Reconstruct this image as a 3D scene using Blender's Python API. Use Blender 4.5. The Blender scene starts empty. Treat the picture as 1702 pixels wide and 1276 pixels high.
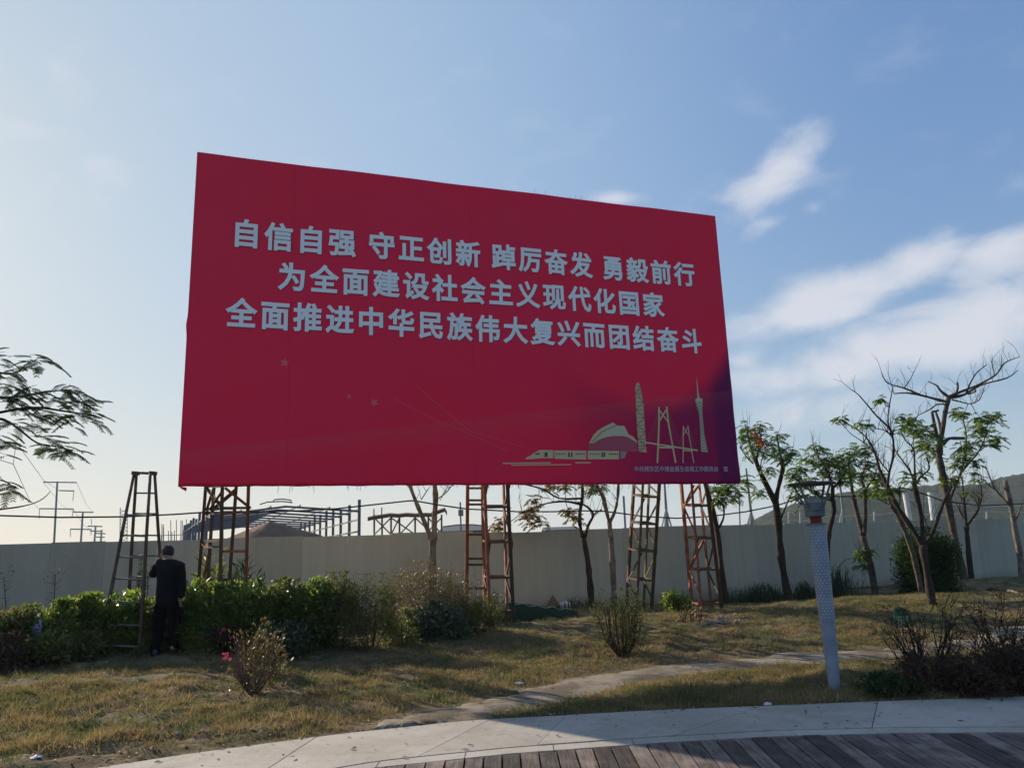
import bpy, bmesh, math, random
import numpy as np
from mathutils import Matrix, Vector

# ------------------------------------------------------------------ camera, sky, sun, exposure
S = bpy.context.scene
C = bpy.data.collections.new('place'); S.collection.children.link(C)
H = 1.5
F = 1280.0
_up = np.array([-200., 5983., -F]); _up /= np.linalg.norm(_up)
_f = np.array([0, 0, -1.]); _y = _f - _up*(_f@_up); _y /= np.linalg.norm(_y)
_x = np.cross(_y, _up)
ROT = np.array([_x, _y, _up])
EYE = np.array([0, 0, H])
cd = bpy.data.cameras.new('camera'); cam = bpy.data.objects.new('camera', cd); C.objects.link(cam)
cd.sensor_width = 36; cd.lens = F/1702*36; cd.clip_end = 6000; cd.clip_start = .05
M4 = Matrix.Identity(4)
for i in range(3):
    for j in range(3): M4[i][j] = ROT[i][j]
M4.translation = Vector(EYE)
cam.matrix_world = M4
S.camera = cam
SUN_AZ = math.radians(-47.0)      # left of the view direction
SUN_EL = math.radians(21.5)
sun_dir = Vector((math.sin(SUN_AZ)*math.cos(SUN_EL), math.cos(SUN_AZ)*math.cos(SUN_EL), math.sin(SUN_EL)))
S.view_settings.view_transform = 'Standard'; S.view_settings.look = 'None'
S.view_settings.gamma = 1; S.view_settings.exposure = 0.5
S.view_settings.use_curve_mapping = False
S.render.engine = 'CYCLES'
S.cycles.volume_bounces = 0; S.cycles.transparent_max_bounces = 12; S.cycles.max_bounces = 6
S.cycles.use_denoising = True

def ray(px, py):
    return ROT @ np.array([(px-851)/F, -(py-638)/F, -1.])
def at(px, py, D):
    """the point at depth D (metres ahead) that a surveyor's sight line px, py meets"""
    d = ray(px, py); return EYE + d*(D/d[1])

def N(nt, typ, **kw):
    n = nt.nodes.new(typ)
    for k, v in kw.items():
        if k.startswith('i_'): n.inputs[k[2:].replace('_', ' ')].default_value = v
        else: setattr(n, k, v)
    return n
def math_(nt, op, a, b=None, c=None, clamp=False):
    n = nt.nodes.new('ShaderNodeMath'); n.operation = op; n.use_clamp = clamp
    for i, v in enumerate((a, b, c)):
        if v is None: continue
        if isinstance(v, (int, float)): n.inputs[i].default_value = v
        else: nt.links.new(v, n.inputs[i])
    return n.outputs[0]
def mixc(nt, fac, a, b):
    n = nt.nodes.new('ShaderNodeMix'); n.data_type = 'RGBA'
    for idx, v in ((0, fac), (6, a), (7, b)):
        if isinstance(v, (int, float)): n.inputs[idx].default_value = v
        elif isinstance(v, tuple): n.inputs[idx].default_value = (v[0], v[1], v[2], 1)
        else: nt.links.new(v, n.inputs[idx])
    return n.outputs[2]
def smooth(nt, v, a, b):
    n = nt.nodes.new('ShaderNodeMapRange'); n.interpolation_type = 'SMOOTHSTEP'
    nt.links.new(v, n.inputs[0]); n.inputs[1].default_value = a; n.inputs[2].default_value = b
    return n.outputs[0]

W = bpy.data.worlds.new('World'); S.world = W; W.use_nodes = True
nt = W.node_tree; nt.nodes.clear()
sky = N(nt, 'ShaderNodeTexSky', sky_type='NISHITA', sun_disc=False, sun_elevation=SUN_EL, sun_rotation=SUN_AZ,
        altitude=20, air_density=1.0, dust_density=.9, ozone_density=2.0)
bg = N(nt, 'ShaderNodeBackground'); out = N(nt, 'ShaderNodeOutputWorld')
SKY_STRENGTH = 0.080
tc = N(nt, 'ShaderNodeTexCoord'); sp = N(nt, 'ShaderNodeSeparateXYZ'); nt.links.new(tc.outputs['Generated'], sp.inputs[0])
az = math_(nt, 'ARCTAN2', sp.outputs[0], sp.outputs[1]); el = math_(nt, 'ARCSINE', sp.outputs[2])
cmb = N(nt, 'ShaderNodeCombineXYZ'); nt.links.new(az, cmb.inputs[0]); nt.links.new(el, cmb.inputs[1])
mp = N(nt, 'ShaderNodeMapping'); mp.inputs['Rotation'].default_value = (0, 0, math.radians(-20)); mp.inputs['Scale'].default_value = (1, 1.9, 1)
nt.links.new(cmb.outputs[0], mp.inputs[0])
nz = N(nt, 'ShaderNodeTexNoise', i_Scale=8.5, i_Detail=12.0, i_Roughness=.58, i_Distortion=.35); nt.links.new(mp.outputs[0], nz.inputs['Vector'])
def azel(px, py):
    d = ray(px, py); d /= np.linalg.norm(d); return math.atan2(d[0], d[1]), math.asin(d[2])
mask = None
for px, py, hw, hh, deg, amp in [(1290, 290, 140, 48, 33, .85), (1262, 382, 60, 26, 18, .75), (1350, 345, 28, 14, 5, .5), (1400, 490, 215, 46, 12, 1.25),
                                 (1520, 440, 110, 50, 12, 1.0), (1655, 425, 100, 44, 8, .95), (1540, 565, 330, 62, 7, 1.15), (1020, 328, 70, 18, -6, .8),
                                 (1400, 660, 230, 55, 8, .75), (1250, 590, 60, 36, 5, .75), (1900, 520, 260, 60, 5, .8), (1780, 250, 200, 40, 25, .5),
                                 (-500, 300, 300, 60, 10, .6), (80, 250, 160, 200, 60, .38), (-120, 120, 200, 80, 20, .4)]:
    a0, e0 = azel(px, py); r = math.radians(deg); ca, sa = math.cos(r), math.sin(r)
    da = math_(nt, 'SUBTRACT', az, a0); de = math_(nt, 'SUBTRACT', el, e0)
    p = math_(nt, 'ADD', math_(nt, 'MULTIPLY', da, ca), math_(nt, 'MULTIPLY', de, sa))
    q = math_(nt, 'SUBTRACT', math_(nt, 'MULTIPLY', de, ca), math_(nt, 'MULTIPLY', da, sa))
    p = math_(nt, 'POWER', math_(nt, 'ABSOLUTE', math_(nt, 'DIVIDE', p, hw/F)), 2.0)
    q = math_(nt, 'POWER', math_(nt, 'ABSOLUTE', math_(nt, 'DIVIDE', q, hh/F)), 2.0)
    g = math_(nt, 'MULTIPLY', math_(nt, 'EXPONENT', math_(nt, 'MULTIPLY', math_(nt, 'ADD', p, q), -1.0)), amp)
    mask = g if mask is None else math_(nt, 'MAXIMUM', mask, g)
dens = math_(nt, 'ADD', mask, math_(nt, 'MULTIPLY', math_(nt, 'SUBTRACT', nz.outputs[0], .5), 1.7))
cl = smooth(nt, dens, .26, 1.15)
thin = math_(nt, 'MULTIPLY', smooth(nt, nz.outputs[0], .5, .85), .18)
cl = math_(nt, 'MULTIPLY', math_(nt, 'MAXIMUM', cl, thin), .78, clamp=True)
# a bright veil of thin haze low over the horizon and towards the sun, as the sky in view has it
veil = math_(nt, 'EXPONENT', math_(nt, 'MULTIPLY', math_(nt, 'MAXIMUM', el, 0.0), -7.0))
bw_ = N(nt, 'ShaderNodeRGBToBW'); nt.links.new(sky.outputs[0], bw_.inputs[0])
kk = math_(nt, 'MULTIPLY', math_(nt, 'POWER', math_(nt, 'MAXIMUM', bw_.outputs[0], .01), -.60), 2.13)
vm = N(nt, 'ShaderNodeVectorMath', operation='SCALE'); nt.links.new(sky.outputs[0], vm.inputs[0]); nt.links.new(kk, vm.inputs['Scale'])
vt = N(nt, 'ShaderNodeVectorMath', operation='MULTIPLY'); nt.links.new(vm.outputs[0], vt.inputs[0]); vt.inputs[1].default_value = (.93, 1.0, 1.07)
hsv = N(nt, 'ShaderNodeHueSaturation', i_Saturation=1.05, i_Value=1.0); nt.links.new(vt.outputs[0], hsv.inputs['Color'])
dp = N(nt, 'ShaderNodeVectorMath', operation='DOT_PRODUCT'); nt.links.new(tc.outputs['Generated'], dp.inputs[0]); dp.inputs[1].default_value = tuple(sun_dir)
wsun = smooth(nt, dp.outputs['Value'], .30, 1.0)      # forward scattering by thin haze round the sun
c0 = mixc(nt, math_(nt, 'MULTIPLY', wsun, .42), hsv.outputs[0], (5.5, 7.1, 8.1))
c1 = mixc(nt, math_(nt, 'MULTIPLY', veil, .72), c0, mixc(nt, wsun, (5.6, 6.5, 7.7), (8.9, 8.0, 6.7)))
c2 = mixc(nt, cl, c1, (6.9, 6.95, 7.4))
nt.links.new(c2, bg.inputs[0]); bg.inputs[1].default_value = SKY_STRENGTH; nt.links.new(bg.outputs[0], out.inputs[0])

ld = bpy.data.lights.new('sun', 'SUN'); ld.energy = 5.0; ld.angle = math.radians(.55); ld.color = (1, .87, .70)
lo = bpy.data.objects.new('sun', ld); C.objects.link(lo)
lo.rotation_euler = sun_dir.to_track_quat('Z', 'Y').to_euler(); lo.location = (-20, 20, 20)

# ------------------------------------------------------------------ helpers
rng = np.random.default_rng(7); random.seed(7)
def link(name, me, parent=None, mat=None):
    o = bpy.data.objects.new(name, me); C.objects.link(o)
    if mat is not None:
        for m in (mat if isinstance(mat, (list, tuple)) else [mat]): me.materials.append(m)
    if parent is not None: o.parent = parent
    return o
def tag(o, label=None, cat=None, group=None, kind=None):
    if label: o['label'] = label
    if cat: o['category'] = cat
    if group: o['group'] = group
    if kind: o['kind'] = kind
    return o
def empty(name, loc=(0, 0, 0), rz=0):
    o = bpy.data.objects.new(name, None); C.objects.link(o); o.location = loc; o.rotation_euler = (0, 0, rz); o.empty_display_size = .2
    return o
def mesh(name, V, Fc, smooth_=False):
    me = bpy.data.meshes.new(name)
    V = np.asarray(V, dtype=np.float32)
    if isinstance(Fc, np.ndarray):
        k = Fc.shape[1]; n = len(Fc)
        me.vertices.add(len(V)); me.vertices.foreach_set('co', V.ravel())
        me.loops.add(n*k); me.loops.foreach_set('vertex_index', Fc.astype(np.int32).ravel())
        me.polygons.add(n); me.polygons.foreach_set('loop_start', np.arange(0, n*k, k, dtype=np.int32))
        me.polygons.foreach_set('loop_total', np.full(n, k, dtype=np.int32))
        me.update(calc_edges=True)
    else:
        me.from_pydata([tuple(v) for v in V], [], Fc); me.update()
    if smooth_: me.polygons.foreach_set('use_smooth', np.ones(len(me.polygons), dtype=bool))
    return me
def part(name, V, Fc, mat, parent=None, sm=False, origin=None, **kw):
    """mesh in world coordinates; re-based on parent location (parents never rotated here unless local=True)"""
    V = np.asarray(V, dtype=float)
    if parent is not None:
        p = parent
        while p is not None:
            V = V - np.array(p.location); p = p.parent
    o = link(name, None or mesh(name, V, Fc, sm), parent, mat)
    return tag(o, **kw) if kw else o
def tube(pts, rad, n=7, cap=True):
    pts = np.asarray(pts, float); rad = np.asarray(rad, float)*np.ones(len(pts)); V = []; Fq = []
    prev = None
    for i in range(len(pts)):
        t = pts[min(i+1, len(pts)-1)] - pts[max(i-1, 0)]; t /= np.linalg.norm(t)+1e-9
        if prev is None:
            a = np.array([0, 0, 1.]) if abs(t[2]) < .9 else np.array([1., 0, 0]); u = np.cross(t, a)
        else: u = prev - t*(prev@t)
        u /= np.linalg.norm(u)+1e-9; prev = u; w = np.cross(t, u)
        for k in range(n):
            a = 2*math.pi*k/n; V.append(pts[i] + rad[i]*(math.cos(a)*u + math.sin(a)*w))
    for i in range(len(pts)-1):
        for k in range(n):
            Fq.append((i*n+k, i*n+(k+1) % n, (i+1)*n+(k+1) % n, (i+1)*n+k))
    if cap: Fq.append(tuple(range(n))[::-1]); Fq.append(tuple((len(pts)-1)*n+k for k in range(n)))
    return V, Fq
def beam(a, b, w=.05, h=None, upv=None):
    a = np.asarray(a, float); b = np.asarray(b, float); h = w if h is None else h
    t = b-a; t /= np.linalg.norm(t); r = np.array([0, 0, 1.]) if upv is None else np.asarray(upv, float)
    if abs(t@r) > .95: r = np.array([.945, .326, 0])
    u = np.cross(t, r); u /= np.linalg.norm(u); v = np.cross(u, t)
    V = [p + su*u*w/2 + sv*v*h/2 for p in (a, b) for su, sv in ((-1, -1), (1, -1), (1, 1), (-1, 1))]
    return V, [(0, 1, 2, 3), (7, 6, 5, 4), (0, 4, 5, 1), (1, 5, 6, 2), (2, 6, 7, 3), (3, 7, 4, 0)]
def angle_iron(a, b, w=.06, t=.012, sx=1, sy=1):
    """L-section steel angle"""
    a = np.asarray(a, float); b = np.asarray(b, float); d = b-a; d /= np.linalg.norm(d)
    r = np.array([.945, .326, 0]) if abs(d[2]) > .5 else np.array([0, 0, 1.])
    u = r - d*(d@r); u /= np.linalg.norm(u); v = np.cross(d, u); u = u*sx; v = v*sy
    prof = [(0, 0), (w, 0), (w, t), (t, t), (t, w), (0, w)]
    V = [p + q[0]*u + q[1]*v for p in (a, b) for q in prof]
    Fc = [(i, (i+1) % 6, 6+(i+1) % 6, 6+i) for i in range(6)] + [tuple(range(6))[::-1], tuple(range(6, 12))]
    return V, Fc
class MB:
    def __init__(s): s.V = []; s.F = []
    def add(s, vf):
        o = len(s.V); s.V += list(vf[0]); s.F += [tuple(i+o for i in f) for f in vf[1]]; return s
    def build(s, name, mat, parent=None, sm=False, **kw): return part(name, s.V, s.F, mat, parent, sm, **kw)
def box(cx, cy, cz, sx, sy, sz):
    V = [(cx+a*sx/2, cy+b*sy/2, cz+c*sz/2) for a in (-1, 1) for b in (-1, 1) for c in (-1, 1)]
    return V, [(0, 1, 3, 2), (4, 6, 7, 5), (0, 4, 5, 1), (2, 3, 7, 6), (0, 2, 6, 4), (1, 5, 7, 3)]
def lathe(prof, n=24, c=(0, 0, 0)):
    V = [(c[0]+r*math.cos(2*math.pi*k/n), c[1]+r*math.sin(2*math.pi*k/n), c[2]+z) for r, z in prof for k in range(n)]
    Fc = [(i*n+k, i*n+(k+1) % n, (i+1)*n+(k+1) % n, (i+1)*n+k) for i in range(len(prof)-1) for k in range(n)]
    Fc += [tuple(range(n))[::-1], tuple((len(prof)-1)*n+k for k in range(n))]
    return V, Fc

def hash2(ix, iy, s):
    h = (ix*374761393 + iy*668265263 + s*1274126177) & 0xffffffff
    h = ((h ^ (h >> 13))*1274126177) & 0xffffffff
    return ((h ^ (h >> 16)) & 0xffff)/65535.0
def vnoise(x, y, s=0):
    x = np.asarray(x, float); y = np.asarray(y, float)
    ix = np.floor(x).astype(np.int64); iy = np.floor(y).astype(np.int64); fx = x-ix; fy = y-iy
    fx = fx*fx*(3-2*fx); fy = fy*fy*(3-2*fy)
    a = hash2(ix, iy, s); b = hash2(ix+1, iy, s); c = hash2(ix, iy+1, s); d = hash2(ix+1, iy+1, s)
    return (a*(1-fx)+b*fx)*(1-fy) + (c*(1-fx)+d*fx)*fy
def fbm(x, y, s=0, o=4):
    r = 0; a = .5; t = 0
    for i in range(o): r = r + a*vnoise(x*2**i, y*2**i, s+i*17); t += a; a *= .5
    return r/t
def sst(a, b, x): t = np.clip((x-a)/(b-a), 0, 1); return t*t*(3-2*t)

# ------------------------------------------------------------------ materials
def material(name, base, rough=.8, spec=.5, bump=0, bscale=20, var=None, vscale=3, metal=0, coord='Object', extra=None, detail=5):
    m = bpy.data.materials.new(name); m.use_nodes = True; nt = m.node_tree; b = nt.nodes['Principled BSDF']
    b.inputs['Roughness'].default_value = rough; b.inputs['Specular IOR Level'].default_value = spec; b.inputs['Metallic'].default_value = metal
    tc = N(nt, 'ShaderNodeTexCoord'); col = None
    if var is not None:
        n1 = N(nt, 'ShaderNodeTexNoise', i_Scale=vscale, i_Detail=float(detail), i_Roughness=.6); nt.links.new(tc.outputs[coord], n1.inputs['Vector'])
        col = mixc(nt, smooth(nt, n1.outputs[0], .35, .65), tuple(base), tuple(var)); nt.links.new(col, b.inputs['Base Color'])
    else: b.inputs['Base Color'].default_value = (*base, 1)
    if bump:
        n2 = N(nt, 'ShaderNodeTexNoise', i_Scale=bscale, i_Detail=6.0, i_Roughness=.65); nt.links.new(tc.outputs[coord], n2.inputs['Vector'])
        bp = N(nt, 'ShaderNodeBump', i_Strength=bump, i_Distance=.02); nt.links.new(n2.outputs[0], bp.inputs['Height']); nt.links.new(bp.outputs[0], b.inputs['Normal'])
    if extra: extra(m, nt, b, tc, col)
    return m
def leafmat(name, c1, c2, trans=.35, rough=.45, spec=.5, c3=None, pscale=.9):
    m = bpy.data.materials.new(name); m.use_nodes = True; nt = m.node_tree; b = nt.nodes['Principled BSDF']
    g = N(nt, 'ShaderNodeNewGeometry'); tc = N(nt, 'ShaderNodeTexCoord')
    n1 = N(nt, 'ShaderNodeTexNoise', i_Scale=pscale, i_Detail=3.0); nt.links.new(tc.outputs['Object'], n1.inputs['Vector'])
    f = math_(nt, 'ADD', math_(nt, 'MULTIPLY', g.outputs['Random Per Island'], .6), math_(nt, 'MULTIPLY', smooth(nt, n1.outputs[0], .35, .65), .5), clamp=True)
    col = mixc(nt, f, tuple(c1), tuple(c2))
    if c3:
        wn = N(nt, 'ShaderNodeTexWhiteNoise', noise_dimensions='1D'); nt.links.new(g.outputs['Random Per Island'], wn.inputs['W'])
        col = mixc(nt, math_(nt, 'GREATER_THAN', wn.outputs[0], .78), col, tuple(c3))
    nt.links.new(col, b.inputs['Base Color']); b.inputs['Roughness'].default_value = rough; b.inputs['Specular IOR Level'].default_value = spec
    if trans:
        tr = N(nt, 'ShaderNodeBsdfTranslucent'); ms = N(nt, 'ShaderNodeMixShader', i_Fac=trans); o = nt.nodes['Material Output']
        hs = N(nt, 'ShaderNodeHueSaturation', i_Value=1.6, i_Saturation=1.1); nt.links.new(col, hs.inputs['Color']); nt.links.new(hs.outputs[0], tr.inputs[0])
        nt.links.new(b.outputs[0], ms.inputs[1]); nt.links.new(tr.outputs[0], ms.inputs[2]); nt.links.new(ms.outputs[0], o.inputs[0])
    return m

def ground_extra(m, nt, b, tc, col):
    def nz(sc, det=6., ro=.6, sd=0):
        mp = N(nt, 'ShaderNodeMapping'); mp.inputs['Location'].default_value = (sd*7.3, sd*3.1, 0); nt.links.new(tc.outputs['Object'], mp.inputs[0])
        n = N(nt, 'ShaderNodeTexNoise', i_Scale=sc, i_Detail=det, i_Roughness=ro); nt.links.new(mp.outputs[0], n.inputs['Vector']); return n.outputs[0]
    c = mixc(nt, smooth(nt, nz(.9), .40, .60), (.15, .10, .055), (.07, .07, .028))
    c = mixc(nt, smooth(nt, nz(2.6, sd=1), .45, .62), c, (.22, .16, .085))
    c = mixc(nt, math_(nt, 'MULTIPLY', smooth(nt, nz(14, sd=2), .5, .7), .65), c, (.055, .05, .025))
    c = mixc(nt, math_(nt, 'MULTIPLY', smooth(nt, nz(40, sd=3), .55, .75), .6), c, (.32, .25, .15))
    nt.links.new(c, b.inputs['Base Color'])
M = {}
M['ground'] = material('lawn_soil', (.2, .15, .1), .95, .1, 1.0, 38, extra=ground_extra)
M['field'] = material('field', (.16, .13, .08), .95, .1, .4, 2, var=(.08, .09, .04), vscale=.05)
M['grass'] = leafmat('dry_grass', (.36, .25, .13), (.11, .115, .035), .3, .7, .15, pscale=1.1)
M['deadgrass'] = leafmat('dead_brown_grass', (.10, .065, .04), (.24, .165, .10), .15, .8, .05, pscale=1.5)
M['tuft'] = leafmat('green_tuft', (.05, .085, .03), (.12, .15, .04), .3, .6, .2)
M['reed'] = leafmat('dark_reed', (.02, .045, .022), (.05, .08, .03), .25, .5, .3)
def concrete_extra(m, nt, b, tc, col):
    n = N(nt, 'ShaderNodeTexNoise', i_Scale=1.1, i_Detail=8.0, i_Roughness=.7); g = N(nt, 'ShaderNodeNewGeometry'); nt.links.new(g.outputs['Position'], n.inputs['Vector'])
    n2 = N(nt, 'ShaderNodeTexNoise', i_Scale=9, i_Detail=6.0, i_Roughness=.7); nt.links.new(g.outputs['Position'], n2.inputs['Vector'])
    n3 = N(nt, 'ShaderNodeTexNoise', i_Scale=90, i_Detail=3.0); nt.links.new(g.outputs['Position'], n3.inputs['Vector'])
    c = mixc(nt, smooth(nt, n.outputs[0], .38, .62), (.37, .325, .265), (.46, .41, .345))
    c = mixc(nt, math_(nt, 'MULTIPLY', smooth(nt, n2.outputs[0], .5, .72), .5), c, (.21, .175, .13))
    c = mixc(nt, math_(nt, 'MULTIPLY', smooth(nt, n3.outputs[0], .5, .8), .4), c, (.17, .16, .14))
    oi = N(nt, 'ShaderNodeObjectInfo'); hs = N(nt, 'ShaderNodeHueSaturation'); nt.links.new(c, hs.inputs['Color'])
    nt.links.new(math_(nt, 'ADD', math_(nt, 'MULTIPLY', oi.outputs['Random'], .14), .93), hs.inputs['Value'])
    nt.links.new(hs.outputs[0], b.inputs['Base Color'])
M['concrete'] = material('worn_concrete', (.3, .29, .27), .85, .3, .25, 60, extra=concrete_extra)
def dirtpath_extra(m, nt, b, tc, col):
    g = N(nt, 'ShaderNodeNewGeometry')
    n = N(nt, 'ShaderNodeTexNoise', i_Scale=1.6, i_Detail=9.0, i_Roughness=.7); nt.links.new(g.outputs['Position'], n.inputs['Vector'])
    n2 = N(nt, 'ShaderNodeTexNoise', i_Scale=26, i_Detail=5.0, i_Roughness=.7); nt.links.new(g.outputs['Position'], n2.inputs['Vector'])
    c = mixc(nt, smooth(nt, n.outputs[0], .40, .60), (.30, .25, .18), (.13, .10, .065))
    c = mixc(nt, math_(nt, 'MULTIPLY', smooth(nt, n2.outputs[0], .5, .7), .5), c, (.12, .085, .05)); nt.links.new(c, b.inputs['Base Color'])
M['footpath'] = material('earthy_footpath', (.3, .25, .2), .9, .2, .6, 40, extra=dirtpath_extra)
def wood_extra(m, nt, b, tc, col):
    oi = N(nt, 'ShaderNodeObjectInfo')
    mp = N(nt, 'ShaderNodeMapping'); mp.inputs['Scale'].default_value = (30, 1.6, 30); nt.links.new(tc.outputs['Object'], mp.inputs[0])
    ad = N(nt, 'ShaderNodeVectorMath', operation='ADD'); nt.links.new(mp.outputs[0], ad.inputs[0])
    cb = N(nt, 'ShaderNodeCombineXYZ'); 
    for i in range(3): nt.links.new(math_(nt, 'MULTIPLY', oi.outputs['Random'], 37.0+i*11), cb.inputs[i])
    nt.links.new(cb.outputs[0], ad.inputs[1])
    n = N(nt, 'ShaderNodeTexNoise', i_Scale=1.5, i_Detail=8.0, i_Roughness=.7); nt.links.new(ad.outputs[0], n.inputs['Vector'])
    n2 = N(nt, 'ShaderNodeTexNoise', i_Scale=4.0, i_Detail=5.0); g = N(nt, 'ShaderNodeNewGeometry'); nt.links.new(g.outputs['Position'], n2.inputs['Vector'])
    c = mixc(nt, smooth(nt, n.outputs[0], .3, .7), (.035, .026, .022), (.19, .145, .12))
    c = mixc(nt, math_(nt, 'MULTIPLY', smooth(nt, n2.outputs[0], .45, .7), .55), c, (.25, .205, .165))
    hs = N(nt, 'ShaderNodeHueSaturation'); nt.links.new(c, hs.inputs['Color'])
    nt.links.new(math_(nt, 'ADD', math_(nt, 'MULTIPLY', oi.outputs['Random'], 1.1), .4), hs.inputs['Value']); nt.links.new(hs.outputs[0], b.inputs['Base Color'])
    bp = N(nt, 'ShaderNodeBump', i_Strength=.6, i_Distance=.006); nt.links.new(n.outputs[0], bp.inputs['Height']); nt.links.new(bp.outputs[0], b.inputs['Normal'])
M['plank'] = material('weathered_wood', (.15, .11, .09), .8, .25, 0, extra=wood_extra)
def wall_extra(m, nt, b, tc, col):
    oi = N(nt, 'ShaderNodeObjectInfo'); g = N(nt, 'ShaderNodeNewGeometry')
    mp = N(nt, 'ShaderNodeMapping'); mp.inputs['Scale'].default_value = (5, 5, .25); nt.links.new(g.outputs['Position'], mp.inputs[0])
    n = N(nt, 'ShaderNodeTexNoise', i_Scale=1.5, i_Detail=6.0, i_Roughness=.65); nt.links.new(mp.outputs[0], n.inputs['Vector'])
    n2 = N(nt, 'ShaderNodeTexNoise', i_Scale=.7, i_Detail=6.0); nt.links.new(g.outputs['Position'], n2.inputs['Vector'])
    c = mixc(nt, smooth(nt, n.outputs[0], .35, .75), (.43, .412, .33), (.385, .368, .293))
    c = mixc(nt, math_(nt, 'MULTIPLY', smooth(nt, n2.outputs[0], .5, .7), .3), c, (.28, .25, .2))
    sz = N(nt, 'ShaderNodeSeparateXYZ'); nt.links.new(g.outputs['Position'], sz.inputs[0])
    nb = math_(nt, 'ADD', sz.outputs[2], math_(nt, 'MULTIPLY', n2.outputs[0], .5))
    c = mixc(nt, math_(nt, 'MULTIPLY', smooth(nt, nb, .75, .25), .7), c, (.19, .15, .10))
    hs = N(nt, 'ShaderNodeHueSaturation'); nt.links.new(c, hs.inputs['Color'])
    nt.links.new(math_(nt, 'ADD', math_(nt, 'MULTIPLY', oi.outputs['Random'], .17), .90), hs.inputs['Value']); nt.links.new(hs.outputs[0], b.inputs['Base Color'])
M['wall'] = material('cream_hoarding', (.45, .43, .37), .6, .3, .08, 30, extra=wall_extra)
M['rail'] = material('white_rail', (.7, .7, .68), .5)
M['rust'] = material('rusty_red_steel', (.36, .11, .05), .75, .3, .3, 60, var=(.19, .065, .035), vscale=7)
M['rust2'] = material('rusty_brown_steel', (.15, .065, .035), .75, .3, .3, 60, var=(.085, .06, .04), vscale=5)
M['rust3'] = material('mossy_steel', (.13, .055, .03), .8, .3, .3, 60, var=(.10, .10, .035), vscale=3)
M['ladder'] = material('weathered_bamboo_pole', (.12, .085, .055), .7, .3, .3, 40, var=(.07, .045, .03), vscale=6)
M['rung'] = material('worn_grey_rung', (.22, .2, .18), .6, .4, .2, 40, var=(.12, .09, .07), vscale=6)
M['steelblue'] = material('blue_grey_steel', (.06, .08, .11), .6, .4, var=(.09, .11, .14), vscale=1)
M['sand'] = material('brown_earth', (.20, .125, .085), .95, .1, .8, 4, var=(.13, .085, .06), vscale=.6)
M['thatch'] = material('brown_sheet', (.10, .065, .045), .9, .1, .6, 9, var=(.16, .11, .08), vscale=2)
M['pole'] = material('galvanised_pole', (.22, .23, .24), .6, .4, var=(.16, .17, .18), vscale=1)
M['palepole'] = material('pale_concrete_pole', (.5, .5, .48), .8, .2, .2, 8, var=(.38, .38, .36), vscale=3)
M['cable'] = material('black_cable', (.02, .02, .022), .6)
M['bark'] = material('grey_brown_bark', (.13, .098, .075), .9, .15, .9, 28, var=(.065, .05, .04), vscale=9)
M['palebark'] = material('pale_grey_bark', (.23, .19, .155), .9, .15, .8, 28, var=(.11, .085, .065), vscale=8)
M['darkbark'] = material('dark_bark', (.06, .042, .035), .9, .15, .8, 28, var=(.035, .026, .02), vscale=9)
M['stem'] = material('dry_twig', (.07, .042, .035), .9, .1)
M['leaf'] = leafmat('tree_leaf', (.055, .10, .022), (.17, .23, .05), .56, .5, .35, pscale=1.3)
M['leafy'] = leafmat('yellowing_leaf', (.09, .12, .03), (.22, .17, .05), .42, .5, .35, c3=(.25, .09, .04), pscale=1.6)
M['fern'] = leafmat('feather_leaf', (.035, .07, .03), (.07, .11, .04), .35, .5, .3)
M['hedge'] = leafmat('glossy_hedge_leaf', (.05, .095, .022), (.24, .28, .06), .52, .40, .6, pscale=1.4)
M['hedge2'] = leafmat('dark_hedge_leaf', (.04, .075, .022), (.19, .22, .055), .48, .40, .6, c3=(.12, .08, .04), pscale=1.6)
M['fineleaf'] = leafmat('grey_green_leaf', (.045, .06, .025), (.12, .125, .04), .3, .7, .15, pscale=2)
M['brownleaf'] = leafmat('olive_brown_leaf', (.085, .07, .03), (.16, .12, .05), .33, .5, .4, pscale=2)
M['blueleaf'] = leafmat('dull_blue_green_leaf', (.04, .065, .035), (.09, .12, .06), .25, .4, .5)
M['yellowleaf'] = leafmat('variegated_leaf', (.08, .11, .03), (.24, .24, .08), .35, .6, .2)
M['coniferleaf'] = leafmat('dark_conifer_leaf', (.018, .045, .015), (.05, .085, .02), .25, .6, .2)
M['redleaf'] = leafmat('dry_red_leaf', (.045, .027, .02), (.09, .06, .035), .3, .6, .2)
M['pink'] = leafmat('pink_petal', (.65, .07, .2), (.8, .2, .35), .3, .6, .2)
M['orange'] = leafmat('orange_leaf', (.55, .13, .06), (.45, .08, .06), .4, .6, .2)
M['lamp_post'] = material('blue_grey_paint', (.27, .30, .36), .55, .4, .1, 60, var=(.20, .225, .27), vscale=5)
M['lamp_head'] = material('dull_grey_metal', (.15, .165, .18), .6, .4, .1, 60, var=(.10, .11, .115), vscale=7)
M['lamp_dark'] = material('dark_metal', (.05, .052, .055), .6, .4)
M['lamp_rust'] = material('red_rust', (.26, .045, .025), .8, .2, .4, 60, var=(.12, .04, .03), vscale=20)
M['dot'] = material('pale_stud', (.62, .65, .7), .5, .4)
M['white'] = material('white_plastic', (.62, .6, .66), .5, .4)
M['lilac'] = material('lilac_plastic', (.42, .38, .66), .5, .4)
M['skin'] = material('skin', (.33, .19, .13), .6, .4)
M['jacket'] = material('black_navy_cloth', (.006, .007, .010), .8, .12, .4, 50)
M['trousers'] = material('black_cloth', (.005, .005, .006), 1.0, .0, .4, 50)
M['hair'] = material('black_hair', (.018, .013, .012), .6, .4, .6, 140)
M['shoe'] = material('dark_shoe', (.03, .03, .035), .6)
M['redshoe'] = material('red_shoe', (.35, .03, .05), .6)
M['tarp'] = material('dark_green_tarpaulin', (.016, .032, .018), .9, .05, .5, 12)
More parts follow.
